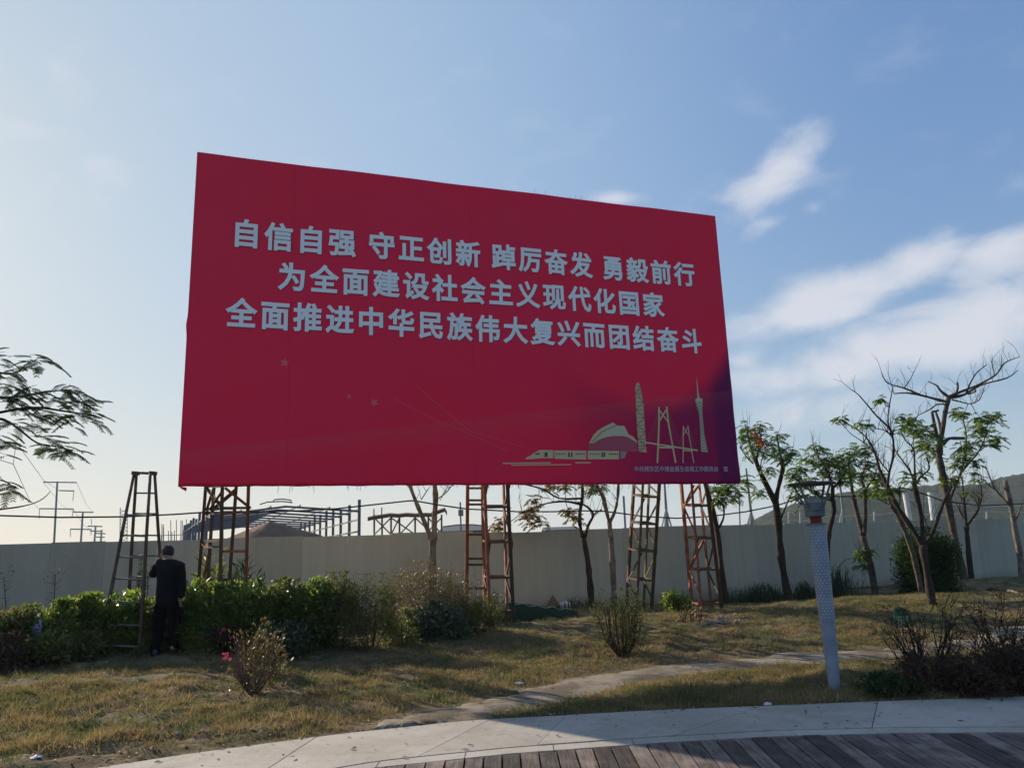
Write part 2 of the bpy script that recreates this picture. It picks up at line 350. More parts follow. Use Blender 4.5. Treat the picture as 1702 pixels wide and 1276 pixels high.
M['tarpedge'] = material('pale_green_edge', (.25, .3, .2), .6)
M['sack'] = material('brown_sacking', (.15, .11, .075), .9, .1, .5, 30)
M['rubble'] = material('grey_rubble', (.22, .2, .19), .9, .2, .5, 30, var=(.12, .1, .09), vscale=8)
M['brick'] = material('orange_brick', (.4, .14, .06), .85, .2, .4, 40)
M['sign'] = material('green_sign_board', (.02, .11, .04), .5, .4)
M['bluesheet'] = material('dull_blue_sheet', (.05, .055, .10), .6)
M['roof'] = material('dark_grey_roof', (.07, .075, .085), .7)
M['shedwall'] = material('pale_shed_wall', (.35, .34, .33), .8)

# ------------------------------------------------------------------ terrain
FAR = np.array([(-12, 1.4), (-6, 4.6), (-4.2, 5.6), (-2.7, 6.507), (-1.596, 7.052), (-.486, 7.425), (1.281, 7.587), (2.969, 7.64), (4.674, 7.66), (7, 7.45), (10, 6.9)])
DECK = np.array([(-12, -1), (-5, 3.3), (-3, 4.85), (-1.086, 5.957), (-.097, 6.227), (1.06, 6.40), (2.026, 6.48), (2.946, 6.45), (3.824, 6.345), (6, 5.9), (10, 4.5)])
def far_y(x): return np.interp(x, FAR[:, 0], FAR[:, 1])
def deck_y(x): return np.interp(x, DECK[:, 0], DECK[:, 1])
FPP = [(600, 1216), (690, 1196), (800, 1172), (900, 1150), (1000, 1128), (1120, 1110), (1250, 1098), (1400, 1088), (1520, 1080), (1640, 1066), (1760, 1052), (1900, 1040)]
def flat_hit(px, py, z=0.):
    d = ray(px, py); return EYE + d*((z-H)/d[2])
FP = np.array([flat_hit(*p, z=.02) for p in FPP])[:, :2]
def dist_fp(x, y):
    x = np.asarray(x, float); y = np.asarray(y, float); best = np.full(np.broadcast(x, y).shape, 1e9)
    for a, b in zip(FP[:-1], FP[1:]):
        ab = b-a; t = np.clip(((x-a[0])*ab[0]+(y-a[1])*ab[1])/(ab@ab), 0, 1)
        best = np.minimum(best, np.hypot(x-a[0]-t*ab[0], y-a[1]-t*ab[1]))
    return best
def zg(x, y, detail=True):
    x = np.asarray(x, float); y = np.asarray(y, float)
    z = .21*sst(10.5, 14.5, y) - .17*sst(15.5, 19, y)
    z = z + .30*np.exp(-(((x-13)/4.2)**2+((y-20.3)/2.6)**2)) + .10*np.exp(-(((x-8)/2.5)**2+((y-15.5)/2.)**2))
    z = z + .12*np.exp(-(((x+5.9)/1.8)**2+((y-9.6)/1.0)**2))
    lawn = sst(.02, .35, y-far_y(x))*sst(.45, .85, dist_fp(x, y))
    z = z + lawn*(.02 + .05*(fbm(x*.9, y*.9, 3)-.4))
    if detail: z = z + lawn*(.115*(fbm(x*2.6, y*3.2, 5)-.5) + 0.05*(fbm(x*9, y*9, 9)-.5))
    z = z - .09*(1-sst(-.12, .0, y-far_y(x)))
    return z
def gh(px, py):
    d = ray(px, py); p = flat_hit(px, py)
    for i in range(12):
        z = float(zg(p[0], p[1], False)); p = EYE + d*((z-H)/d[2])
    return p
def on(p): return np.array([p[0], p[1], float(zg(p[0], p[1]))])

xs = np.arange(-14, 20.01, .055); ys = np.concatenate([np.arange(2, 13, .05), np.arange(13, 34, .09)])
X, Y = np.meshgrid(xs, ys); Z = zg(X, Y)
nx = len(xs); ny = len(ys); idx = np.arange(nx*ny).reshape(ny, nx)
Fc = np.stack([idx[:-1, :-1], idx[:-1, 1:], idx[1:, 1:], idx[1:, :-1]], -1).reshape(-1, 4)
g = link('ground', mesh('ground', np.stack([X, Y, Z], -1).reshape(-1, 3), Fc, True), None, M['ground'])
tag(g, 'dry brown and green lawn in front of the cream wall', kind='structure')
g = link('terrain', mesh('terrain', [(-3000, -500, -.30), (3000, -500, -.30), (3000, 4000, -.30), (-3000, 4000, -.30)], [(0, 1, 2, 3)]), None, M['field'])
tag(g, 'flat open land reaching the horizon beyond the wall', kind='structure')

# footpath (earth strewn concrete walk)
V = []; Fq = []
SS = np.linspace(0, len(FP)-1, 220)
for i, s in enumerate(SS):
    c = np.array([np.interp(s, range(len(FP)), FP[:, 0]), np.interp(s, range(len(FP)), FP[:, 1])])
    e = .02; c2 = np.array([np.interp(min(s+e, len(FP)-1), range(len(FP)), FP[:, 0]), np.interp(min(s+e, len(FP)-1), range(len(FP)), FP[:, 1])])
    c0 = np.array([np.interp(max(s-e, 0), range(len(FP)), FP[:, 0]), np.interp(max(s-e, 0), range(len(FP)), FP[:, 1])])
    t = (c2-c0)/np.linalg.norm(c2-c0); n = np.array([-t[1], t[0]])
    w = sst(-.3, 1.6, s)*.40 + .12*math.sin(s*2.1) + .16*(float(fbm(s*2.2, 5., 33))-.5)
    for k in range(7):
        q = (k/6*2-1)*(w + .34*(float(fbm(s*3, k > 3, 31))-.5)*2)
        p = c+n*q; z = float(zg(p[0], p[1], False)); p2 = (p[0], p[1], max(z, -.03) + .022 - .03*(abs(k-3)/3)**3)
        V.append(p2)
for i in range(len(SS)-1):
    for k in range(6): Fq.append((i*7+k, i*7+k+1, i*7+8+k, i*7+7+k))
V = [v if v[1] > far_y(v[0])+.02 else (v[0], far_y(v[0])+.02, -.02) for v in V]
fpo = link('footpath', mesh('footpath', V, Fq, True), None, M['footpath']); tag(fpo, 'earth strewn side path winding right past the lamp', kind='structure')

# paved path with slabs
path = link('path', mesh('path', [(x, (deck_y(x) if k == 0 else far_y(x)-.015), -.05) for x in np.linspace(-6, 9.9, 80) for k in (0, 1)], [(2*i, 2*i+2, 2*i+3, 2*i+1) for i in range(79)]), None, material('joint_earth', (.05, .045, .035), .95))
tag(path, 'pale concrete paved path along the boardwalk edge', kind='structure')
def slab_piece(lo, hi, xa0, xa1, xb0, xb1, top, name):
    """lo/hi: y functions; xa*: x range at the near edge, xb* at the far edge"""
    n = 6; V = []
    for zz in (top, -.045):
        for k in range(n+1):
            x = xa0+(xa1-xa0)*k/n; V.append((x, lo(x)+.004, zz))
        for k in range(n, -1, -1):
            x = xb0+(xb1-xb0)*k/n; V.append((x, hi(x)-.004, zz))
    m_ = 2*(n+1)
    Fc = [tuple(range(m_))] + [(i, i+m_, (i+1) % m_+m_, (i+1) % m_) for i in range(m_)]
    o = part(name, V, Fc, M['concrete'], path)
    return o
bw = .19
x = -5.0; k = 0
while x < 9:
    L = .62+.1*random.random(); slab_piece(lambda q: deck_y(q)+.015, lambda q: deck_y(q)+bw, x+.003, x+L-.004, x+.003, x+L-.004, 0.0, 'kerb_slab'); x += L; k += 1
x = -5.0; sk = .35
while x < 9:
    L = random.choice([.9, 1.1, 1.3, 1.6]); sk2 = random.choice([.15, .75, .5, 1.0, .3])
    slab_piece(lambda q: deck_y(q)+bw, far_y, x+.004, x+L-.004, x+sk+.004, x+L+sk2-.004, .004+.004*random.random(), 'paving_slab'); x += L; sk = sk2

# boardwalk planks
deck = link('boardwalk', mesh('boardwalk', [(-7, -1, -.14), (9, -1, -.14), (9, 4.6, -.14), (3.5, 6.2, -.14), (1.5, 6.35, -.14), (-1.1, 5.8, -.14), (-5, 3.2, -.14)], [tuple(range(7))]), None, M['lamp_dark'])
tag(deck, 'curved weathered timber boardwalk at the bottom edge', kind='structure')
x = -3.6; i = 0; PLK = []
while x < 6.6:
    w = .134 + .008*random.random()
    yaw = math.radians(np.interp(x, [-1, 0, 1, 2, 3, 5], [2.0, 1, -1, -3, -5, -8]))*1.0
    ye = deck_y(x+w/2) + random.uniform(-.022, .008); L = 5.0
    def P(xx, back): return (xx - math.sin(yaw)*0 + math.sin(-yaw)*(-back)*1.0, ye - back)
    top = .0 + random.uniform(-.004, .005); V = []
    dy = (deck_y(x+w)-deck_y(x))
    for zz in (top, -.05):
        for (a, b) in ((0, 0), (w-.014, 0), (w-.014, L), (0, L)):
            fan = w/.14*(1+.0)
            xx = x + a + math.tan(yaw)*b*1.0
            yy = (ye + (a/w-.5)*dy) - b
            V.append((xx, yy, zz))
    V = np.array(V); c = V[:, :2].mean(0); 
    me = mesh('plank', V - np.array([c[0], c[1], 0]), [(0, 3, 2, 1), (4, 5, 6, 7), (0, 1, 5, 4), (1, 2, 6, 5), (2, 3, 7, 6), (3, 0, 4, 7)])
    o = link('plank', me, deck, M['plank']); o.location = (c[0], c[1], 0); PLK.append(V)
    x += w; i += 1

sc = MB()
for Vp in PLK:
    for t in (.25, .75):
        a_ = Vp[0]*(1-t)+Vp[1]*t; q_ = [a_+np.array([.005*math.cos(j*math.pi/3), -.07+.005*math.sin(j*math.pi/3), .0015]) for j in range(6)]
        sc.add((q_, [tuple(range(6))]))
sc.build('screw_heads', M['lamp_dark'], deck, kind='stuff')
# ------------------------------------------------------------------ grass
def blades(P, h, lean, w, name, mat, **kw):
    n = len(P); a = rng.uniform(0, 2*math.pi, n); b = rng.uniform(0, 2*math.pi, n)
    lx = np.cos(a)*lean*h; ly = np.sin(a)*lean*h; wx = np.cos(b)*w; wy = np.sin(b)*w
    z0 = np.zeros(n)
    A = P + np.stack([wx, wy, z0], -1); B = P - np.stack([wx, wy, z0], -1)
    T = P + np.stack([lx, ly, h*np.sqrt(np.clip(1-lean**2*.5, .05, 1))], -1)
    V = np.stack([A, B, T], 1).reshape(-1, 3)
    return part(name, V, np.arange(3*n).reshape(-1, 3), mat, None, **kw)
def bare(x, y): return fbm(x*.75+5, y*1.1+3, 151, 3) + .10*sst(-4, 0, x)
n = 560000
u_ = rng.random(n); py = 5.6 + (18.5-5.6)*u_**1.35; px = rng.uniform(-1, 1, n)*(py*.72+.8) + .3
dens = fbm(px*.8, py*.8, 41)*.6 + fbm(px*3, py*3, 42)*.6
keep = (py > far_y(px)-.015+.08*fbm(px*6, py*0, 49)*rng.random(n)) & (dist_fp(px, py) > .25+.5*fbm(px*3, py*3, 44)*(rng.random(n)**.3)) & (dens > .50+.10*rng.random(n)) & (bare(px, py) > .34+.10*rng.random(n))
P = np.stack([px[keep], py[keep], zg(px[keep], py[keep])-.004], -1); m_ = len(P)
hh = (.022 + .05*rng.random(m_)**2)*(.6+.9*fbm(P[:, 0]*2, P[:, 1]*2, 47))
blades(P, hh, rng.uniform(.3, 1.25, m_), .0035+.002*rng.random(m_), 'grass', M['grass'], label='short dry straw coloured grass over the lawn', cat='grass', kind='stuff')
n = 60000
u_ = rng.random(n); py = 6.2 + (17-6.2)*u_**1.3; px = rng.uniform(-1, 1, n)*(py*.72+.5)
cl = fbm(px*1.7, py*1.7, 61); keep = (py > far_y(px)+.02) & (dist_fp(px, py) > .5) & (cl > .56)
P = np.stack([px[keep], py[keep], zg(px[keep], py[keep])-.004], -1); m_ = len(P)
blades(P, .03+.05*rng.random(m_), rng.uniform(.2, .9, m_), .004, 'grass_tufts', M['tuft'], label='greener grass tufts scattered through the dry lawn', cat='grass', kind='stuff')
def bare(x, y): return fbm(x*.75+5, y*1.1+3, 151, 3) + .10*sst(-4, 0, x)
# turf clumps: tight bunches of bent blades that break up the lawn
def clumps(nc, per, y0, y1, hmin, hmax, mat, name, label, seed, thr, sp=.045):
    cy = y0+(y1-y0)*rng.random(nc)**1.35; cx = rng.uniform(-1, 1, nc)*(cy*.72+.6)
    d_ = fbm(cx*1.3, cy*1.3, seed)*.6+fbm(cx*4, cy*4, seed+1)*.5
    k = (cy > far_y(cx)+.04) & (dist_fp(cx, cy) > .28+.4*rng.random(nc)) & (d_ > thr) & (bare(cx, cy) > .30+.12*rng.random(nc))
    cx = cx[k]; cy = cy[k]; m_ = len(cx); hh_ = rng.uniform(hmin, hmax, m_)
    X = np.repeat(cx, per)+rng.normal(size=m_*per)*sp; Y = np.repeat(cy, per)+rng.normal(size=m_*per)*sp
    P = np.stack([X, Y, zg(X, Y)-.005], -1); h = np.repeat(hh_, per)*rng.uniform(.5, 1.15, m_*per)
    blades(P, h, rng.uniform(.2, 1.3, m_*per), .0045, name, mat, label=label, cat='grass', kind='stuff')
clumps(9000, 22, 6.4, 17.5, .03, .085, M['grass'], 'straw_clumps', 'tangled clumps of straw coloured turf', 71, .58)
clumps(5000, 24, 6.4, 17.5, .03, .08, M['tuft'], 'green_clumps', 'dark green clumps growing in the dry turf', 83, .60)
clumps(5200, 20, 6.4, 17.5, .02, .07, M['deadgrass'], 'brown_clumps', 'dead brown matted grass clumps', 97, .56)
# dead leaves and straw lying about
clumps(1500, 26, 6.5, 12, .07, .15, M['grass'], 'tall_straw_clumps', 'taller dry grass bunches near the paved path', 111, .56)
n = 6600; py = np.concatenate([rng.uniform(6.0, 18, 5600), rng.uniform(6.0, 8.0, 1000)]); px = rng.uniform(-1, 1, n)*(py*.7+.4); keep = (py > far_y(px)+.03) | ((py > deck_y(px)+.1) & (rng.random(n) < .07+.5*np.exp(-(far_y(px)-py)/.06)))
px = px[keep]; py = py[keep]; n = len(px); zz = np.maximum(zg(px, py), -.0)+.012; c = np.stack([px, py, zz], -1)
def leaves(c, d, nrm, L, Wd, fold=.15):
    """diamond leaves: centre c, axis d, normal nrm"""
    n = len(c); d = d/np.linalg.norm(d, axis=1)[:, None]; s = np.cross(d, nrm); s /= np.linalg.norm(s, axis=1)[:, None]+1e-9; up = np.cross(s, d)
    L = np.asarray(L)*np.ones(n); Wd = np.asarray(Wd)*np.ones(n)
    a = c; b = c + d*(L*.45)[:, None] + s*(Wd*.5)[:, None] + up*(Wd*fold)[:, None]
    t = c + d*L[:, None] - up*(L*.12)[:, None]; e = c + d*(L*.45)[:, None] - s*(Wd*.5)[:, None] + up*(Wd*fold)[:, None]
    return np.stack([a, b, t, e], 1).reshape(-1, 3), np.arange(4*n).reshape(-1, 4)
def rdir(n): v = rng.normal(size=(n, 3)); return v/np.linalg.norm(v, axis=1)[:, None]
d = rdir(n); d[:, 2] *= .25; nn = rdir(n)*.5; nn[:, 2] += 1
V, Fq = leaves(c, d, nn, rng.uniform(.03, .08, n), rng.uniform(.008, .03, n))
part('fallen_leaves', V, Fq, leafmat('fallen_leaf', (.16, .10, .05), (.38, .29, .18), .1, .8, .1), label='dry fallen leaves and straw scattered over the lawn', cat='leaf litter', kind='stuff')

# ------------------------------------------------------------------ cream hoarding wall
wall = empty('hoarding_wall', (0, 18.4, 0)); tag(wall, 'long cream corrugated hoarding wall behind the billboard and trees', 'wall')
wu = np.array([1, .34, 0])/math.hypot(1, .34); wn = np.array([wu[1], -wu[0], 0])
w0 = np.array([-10.0, 15.0, 0]); pw = .95
for i in range(-14, 52):
    a = w0 + wu*pw*i
    mid = a+wu*pw/2; zb = float(zg(mid[0], mid[1], False))-.18
    top = 1.905 + (.012*math.sin(i*1.7)) + (.018 if i in (8, 9, 14, 15, 16, 17) else 0) - (.03 if 11 <= i < 13 else 0)
    if mid[0] > 14: top -= .03
    V = []; prof = []
    k = 0; x = 0.0
    nr = 5; st = (pw-.004)/nr
    for r in range(nr):
        prof += [(x, 0), (x+st*.70, 0), (x+st*.78, .0025), (x+st*.92, .0025)]; x += st
    prof.append((x, 0))
    pts = [(a + wu*q[0] + wn*q[1]) for q in prof]
    back = [a + wu*(pw-.004) - wn*.03, a - wn*.03]
    loop = pts+back; m_ = len(loop)
    V = [(p[0], p[1], top) for p in loop] + [(p[0], p[1], zb) for p in loop]
    Fc = [tuple(range(m_))[::-1]] + [(j, (j+1) % m_, (j+1) % m_+m_, j+m_) for j in range(m_)]
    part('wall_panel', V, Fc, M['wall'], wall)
a = w0 + wu*26.8; b = w0+wu*46
bm_ = MB().add(beam(a+np.array([0, 0, 1.905])+wn*.03, b+np.array([0, 0, 1.905])+wn*.03, .05, .05)); bm_.build('top_rail', M['rail'], wall)

# ------------------------------------------------------------------ billboard
BL = at(297, 808, 12.0); U = np.array([.945, .326, 0]); U /= np.linalg.norm(U); VN = np.array([U[1], -U[0], 0])  # VN points at the viewer
BW, BH = 10.243, 5.672
brot = math.atan2(U[1], U[0])
bb = empty('billboard', BL, 0); tag(bb, 'huge red slogan billboard on rusty lattice legs', 'billboard')
def wave(u, v):
    u = np.asarray(u, float); v = np.asarray(v, float)
    w = .020*np.sin(u*.9+.4)*np.sin(v*1.1) + .010*np.sin(u*2.05+.3*v) + .004*np.sin(u*5.1+v*1.3)*np.sin(v*2.3+.5)
    w = w + .007*np.sin((u*1.2+v*2.4)*3.1)*sst(8.6, 10, u)*sst(3.2, .6, v)
    return w + .004*np.sin(u*7)*sst(.5, 0, v)
def bl(u, v, off=0.):    # local point (relative to BL) on the banner face
    u = np.asarray(u, float); v = np.asarray(v, float); w = wave(u, v)+off
    return np.stack([U[0]*u+VN[0]*w, U[1]*u+VN[1]*w, v], -1)
banner_extra_done = None
def banner_extra(m, nt, b, tc, col):
    mp = N(nt, 'ShaderNodeVectorRotate', rotation_type='Z_AXIS'); mp.inputs['Angle'].default_value = -brot; nt.links.new(tc.outputs['Object'], mp.inputs['Vector'])
    s = N(nt, 'ShaderNodeSeparateXYZ'); nt.links.new(mp.outputs[0], s.inputs[0]); u = s.outputs[0]; v = s.outputs[2]
    n = N(nt, 'ShaderNodeTexNoise', i_Scale=.45, i_Detail=3.0); nt.links.new(mp.outputs[0], n.inputs['Vector'])
    nv = math_(nt, 'MULTIPLY', math_(nt, 'SUBTRACT', n.outputs[0], .5), 1.2)
    c = mixc(nt, smooth(nt, math_(nt, 'ADD', v, nv), 0, 5), (.92, .026, .080), (.84, .030, .08))
    c = mixc(nt, math_(nt, 'MULTIPLY', smooth(nt, n.outputs[0], .45, .62), .35), c, (.94, .022, .055))
    # disc of clearer red over the skyline
    dx = math_(nt, 'SUBTRACT', u, 8.35); dy = math_(nt, 'SUBTRACT', v, 3.5)
    r = math_(nt, 'SQRT', math_(nt, 'ADD', math_(nt, 'MULTIPLY', dx, dx), math_(nt, 'MULTIPLY', dy, dy)))
    outd = smooth(nt, r, 1.75, 2.3)
    pf = math_(nt, 'MULTIPLY', math_(nt, 'MULTIPLY', smooth(nt, math_(nt, 'ADD', u, nv), 5.8, 9.4), smooth(nt, v, 3.4, 1.4)), .8)
    pf2 = math_(nt, 'MAXIMUM', pf, math_(nt, 'MULTIPLY', smooth(nt, u, 9.2, 9.9), smooth(nt, math_(nt, 'SUBTRACT', v, math_(nt, 'MULTIPLY', math_(nt, 'SUBTRACT', u, 10), 1.0)), 2.8, 2.2)))
    c = mixc(nt, math_(nt, 'MULTIPLY', pf2, outd), c, (.17, .012, .085))
    c = mixc(nt, math_(nt, 'MULTIPLY', math_(nt, 'MULTIPLY', smooth(nt, v, 1.0, .15), smooth(nt, u, 6.5, 4.5)), .0), c, (.6, .01, .02))
    # faint printed band lower left
    arc = math_(nt, 'SUBTRACT', v, math_(nt, 'ADD', .55, math_(nt, 'MULTIPLY', u, .13)))
    c = mixc(nt, math_(nt, 'MULTIPLY', math_(nt, 'MULTIPLY', smooth(nt, arc, .02, -.02), smooth(nt, arc, -.5, 0.)), .12), c, (.6, .16, .14))
    # sewn seams of the cloth widths
    sm = math_(nt, 'ABSOLUTE', math_(nt, 'SUBTRACT', math_(nt, 'FRACT', math_(nt, 'DIVIDE', u, 3.2)), .5))
    c = mixc(nt, math_(nt, 'MULTIPLY', smooth(nt, sm, .004, .0015), .12), c, (.2, .005, .02))
    nt.links.new(c, b.inputs['Base Color'])
M['banner'] = material('red_printed_cloth', (.4, .02, .05), .65, .12, .12, 2.2, extra=banner_extra)
M['addedbacking'] = material('pale_added_backing', (.45, .43, .42), .8)
nu, nv = 160, 90
UU, VV = np.meshgrid(np.linspace(-.01, BW, nu), np.linspace(0, BH, nv))
# soft uneven outline: left edge bulges slightly, lower hem scallops a little
UU = UU - .018*np.exp(-((VV-2.6)/.12)**2)*(UU < .02)
VV = VV + (VV < .01)*(.003*np.sin(UU*6.1)+.003*np.sin(UU*13))
Pf = bl(UU, VV).reshape(-1, 3); idx = np.arange(nu*nv).reshape(nv, nu)
Fq = np.stack([idx[:-1, :-1], idx[:-1, 1:], idx[1:, 1:], idx[1:, :-1]], -1).reshape(-1, 4)
# wrap: the hem turns back round the frame on all four sides
edge = np.concatenate([idx[0, :], idx[1:, -1], idx[-1, -2::-1], idx[-2:0:-1, 0]])
Pb = Pf[edge] - VN*.09; o0 = len(Pf); ne = len(edge)
Fw = np.array([(edge[i], o0+i, o0+(i+1) % ne, edge[(i+1) % ne]) for i in range(ne)])
banner = link('banner', mesh('banner', np.concatenate([Pf, Pb]), np.concatenate([Fq, Fw]), True), bb, M['banner'])
Bk = bl(np.array([.0, BW-.01, BW-.01, .0]), np.array([.01, .01, BH-.01, BH-.01]), -.085)
link('added_pale_backing', mesh('added_pale_backing', [tuple(p) for p in Bk]+[tuple(np.array(p)+VN*.02) for p in Bk], [(0, 1, 2, 3), (7, 6, 5, 4), (0, 4, 5, 1), (1, 5, 6, 2), (2, 6, 7, 3), (3, 7, 4, 0)]), banner, M['addedbacking'])  # unseen pale panel, added to keep the cloth's red bounce off the wall
# loose flap of cloth at the lower left corner
fl = [(0.0, .0, .0), (.12, -.02, -.0), (.11, -.075, -.03), (.05, -.045, .01)]
Vf = [bl(a, b, c) for a, b, c in fl] + [bl(a, b, c-.004) for a, b, c in fl]
link('loose_flap', mesh('loose_flap', Vf, [(0, 1, 2, 3), (7, 6, 5, 4), (0, 4, 5, 1), (1, 5, 6, 2), (2, 6, 7, 3), (3, 7, 4, 0)]), banner, M['banner'])

M['letter'] = material('silver_white_print', (.86, .87, .86), .6, .3)
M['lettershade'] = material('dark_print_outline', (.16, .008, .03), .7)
M['smallletter'] = material('pale_small_print', (.42, .36, .45), .6, .3)
def glyph(ch, size, bold):
    cu = bpy.data.curves.new('glyph', 'FONT'); cu.body = ch; cu.size = size; cu.bevel_depth = bold; cu.bevel_resolution = 0; cu.resolution_u = 3; cu.fill_mode = 'FRONT'
    o = bpy.data.objects.new('glyph', cu); C.objects.link(o); bpy.context.view_layer.update()
    dg = bpy.context.evaluated_depsgraph_get(); me = bpy.data.meshes.new_from_object(o.evaluated_get(dg))
    V = np.zeros(len(me.vertices)*3, dtype=np.float32); me.vertices.foreach_get('co', V); V = V.reshape(-1, 3).astype(float)
    Fc = [tuple(p.vertices) for p in me.polygons]
    bpy.data.objects.remove(o); bpy.data.meshes.remove(me); bpy.data.curves.remove(cu)
    return V, Fc
_cache = {}
def put_char(ch, u, v, size, bold, parent, shadow=True, mat=None, sx=1.0):
    key = (ch, size)
    if key not in _cache: _cache[key] = glyph(ch, size, bold)
    V, Fc = _cache[key]
    cx = EMX*size; cy = EMY*size
    uu = (V[:, 0]-cx)*sx+u; vv = V[:, 1]-cy+v; P = bl(uu, vv, .008+V[:, 2]*.06); Fa = list(Fc); idxm = [0]*len(Fc); n = len(V)
    if shadow:
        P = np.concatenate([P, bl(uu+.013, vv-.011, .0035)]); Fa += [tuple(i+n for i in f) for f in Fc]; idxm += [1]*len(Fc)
    me = bpy.data.meshes.new('character'); me.from_pydata([tuple(p) for p in P], [], Fa)
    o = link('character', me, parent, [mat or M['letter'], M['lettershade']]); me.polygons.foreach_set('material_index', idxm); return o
EMX, EMY = .5, .38
L1 = [('自信自强', .834), ('守正创新', 3.140), ('踔厉奋发', 5.445), ('勇毅前行', 7.755)]
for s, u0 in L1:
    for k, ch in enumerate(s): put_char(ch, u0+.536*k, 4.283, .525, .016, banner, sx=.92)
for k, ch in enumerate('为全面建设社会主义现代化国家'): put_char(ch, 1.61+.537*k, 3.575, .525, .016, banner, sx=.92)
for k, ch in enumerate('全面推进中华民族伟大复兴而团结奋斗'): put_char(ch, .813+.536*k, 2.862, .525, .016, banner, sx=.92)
for k, ch in enumerate('中共揭东区中德金属生态城工作委员会 宣'):
    if ch != ' ': put_char(ch, 7.966+.1082*k, .283, .108, .002, banner, False, M['smallletter'])

# printed pictures, traced in metres on the banner
def plane_uv(px, py):
    d = ray(px, py); t = ((BL-EYE)@VN)/(d@VN); p = EYE + d*t - BL; return float(p@U), float(p[2])
def G(qx, qy): return plane_uv(850+qx/4.255, 600+qy/4.255)
M['gold'] = material('faded_gold_print', (.58, .46, .24), .6)
M['gold2'] = material('pale_gold_print', (.60, .50, .27), .6)
M['teal'] = material('grey_green_print', (.54, .52, .33), .6)
M['palewhite'] = material('cream_print', (.34, .25, .24), .6)
M['printdark'] = material('dark_print_line', (.10, .03, .06), .6)
M['faint'] = material('faint_red_print', (.80, .13, .13), .6)
M['veil'] = material('purple_haze_print', (.42, .06, .10), .6)
def poly_np(name, polys, mats):
    V = []; Fc = []; mi = []
    for pl, m_, off in polys:
        o = len(V); V += [tuple(bl(a, b, off)) for a, b in pl]; Fc.append(tuple(range(o, o+len(pl)))); mi.append(m_)
    me = bpy.data.meshes.new(name); me.from_pydata(V, [], Fc); ob = link(name, me, banner, mats); me.polygons.foreach_set('material_index', mi); return ob
def line(a, b, w, m_=0, off=.006):
    a = np.array(a); b = np.array(b); t = (b-a)/np.linalg.norm(b-a); n = np.array([-t[1], t[0]])*w/2
    return ([tuple(a+n), tuple(a-n), tuple(b-n), tuple(b+n)], m_, off)
def quads(pts_top, pts_bot, m_=0, off=.004):
    return [([pts_top[i], pts_bot[i], pts_bot[i+1], pts_top[i+1]], m_, off) for i in range(len(pts_top)-1)]
# train
pl = quads([G(103, 682), G(140, 665), G(165, 645), G(200, 628), G(295, 630)], [G(100, 692), G(140, 692), G(165, 690), G(200, 686), G(295, 686)], 0)
pl += quads([G(303, 632), G(527, 634)], [G(303, 690), G(527, 696)], 0) + quads([G(538, 634), G(758, 636)], [G(538, 694), G(758, 694)], 0) + quads([G(768, 638), G(815, 640)], [G(768, 690), G(800, 685)], 2)
pl += quads([G(165, 650), G(200, 650)], [G(172, 660), G(200, 660)], 1, .008)
for x0, x1, n_ in [(320, 375, 4), (455, 512, 5), (555, 612, 4), (690, 745, 5), (180, 195, 1)]:
    for k in range(n_):
        x = x0 + (x1-x0)*(k/max(n_-1, 1)); pl += quads([G(x-4, 652), G(x+4, 652)], [G(x-4, 662), G(x+4, 662)], 1, .008)
for x in (240, 250, 405, 425, 640, 656): pl += quads([G(x-6, 645), G(x+4, 645)], [G(x-6, 678), G(x+4, 678)], 1, .008)
poly_np('train_print', pl, [M['gold2'], M['printdark'], M['palewhite']])
poly_np('track_print', [line(G(-60, 722), G(560, 718), .022), line(G(0, 735), G(420, 732), .016, 0)], [M['gold2']])
# arched hall
import itertools
top = [G(545, 585), G(560, 555), G(580, 520), G(610, 490), G(650, 465), G(715, 435), G(752, 458), G(795, 458), G(812, 490), G(828, 520), G(860, 535), G(885, 565)]
bot = [G(550, 580), G(580, 580), G(610, 560), G(645, 545), G(680, 535), G(715, 530), G(745, 530), G(775, 530), G(800, 533), G(825, 540), G(860, 560), G(890, 578)]
pl = quads(top, bot, 1)
pl += quads([G(635, 500), G(665, 480), G(715, 455), G(755, 458), G(795, 460), G(825, 518)], [G(630, 535), G(665, 525), G(700, 520), G(745, 512), G(790, 512), G(825, 522)], 0, .007)
pl += [line(G(570, 570), G(640, 500), .012, 2, .009), line(G(640, 500), G(745, 452), .012, 2, .009)]
pl += quads([G(545, 583), G(600, 560), G(680, 535), G(760, 530), G(840, 548), G(890, 578)], [G(540, 632), G(600, 634), G(680, 635), G(760, 636), G(840, 640), G(892, 640)], 3, .0025)
poly_np('arched_hall_print', pl, [M['teal'], M['gold2'], M['printdark'], M['veil']])
# slim tower
lft = [(893, 150), (873, 180), (878, 300), (885, 450), (902, 640)]; rgt = [(896, 150), (912, 185), (930, 300), (940, 450), (955, 645)]
pl = [([G(*lft[i]), G(*lft[i+1]), G(*rgt[i+1]), G(*rgt[i])], 0, .004) for i in range(4)]
ys_ = [180, 230, 290, 345, 400, 455, 500, 550, 600, 640]
fx = lambda tab, y: float(np.interp(y, [t[1] for t in tab], [t[0] for t in tab]))
for i, (a, b) in enumerate(zip(ys_[:-1], ys_[1:])):
    pl.append(line(G(fx(lft, a), a), G(fx(rgt, a), a), .008, 1, .007))
    pl.append(line(G(fx(lft if i % 2 else rgt, a), a), G(fx(rgt if i % 2 else lft, b), b), .010, 1, .007))
    pl.append(line(G(fx(lft, (a+b)/2), (a+b)/2), G(fx(rgt, (a+b)/2), (a+b)/2), .005, 1, .007))
for k in (.35, .7): pl.append(line(G(885+12*k*3, 185), G(902+50*k, 640), .006, 1, .007))
poly_np('slim_tower_print', pl, [M['gold'], M['printdark']])
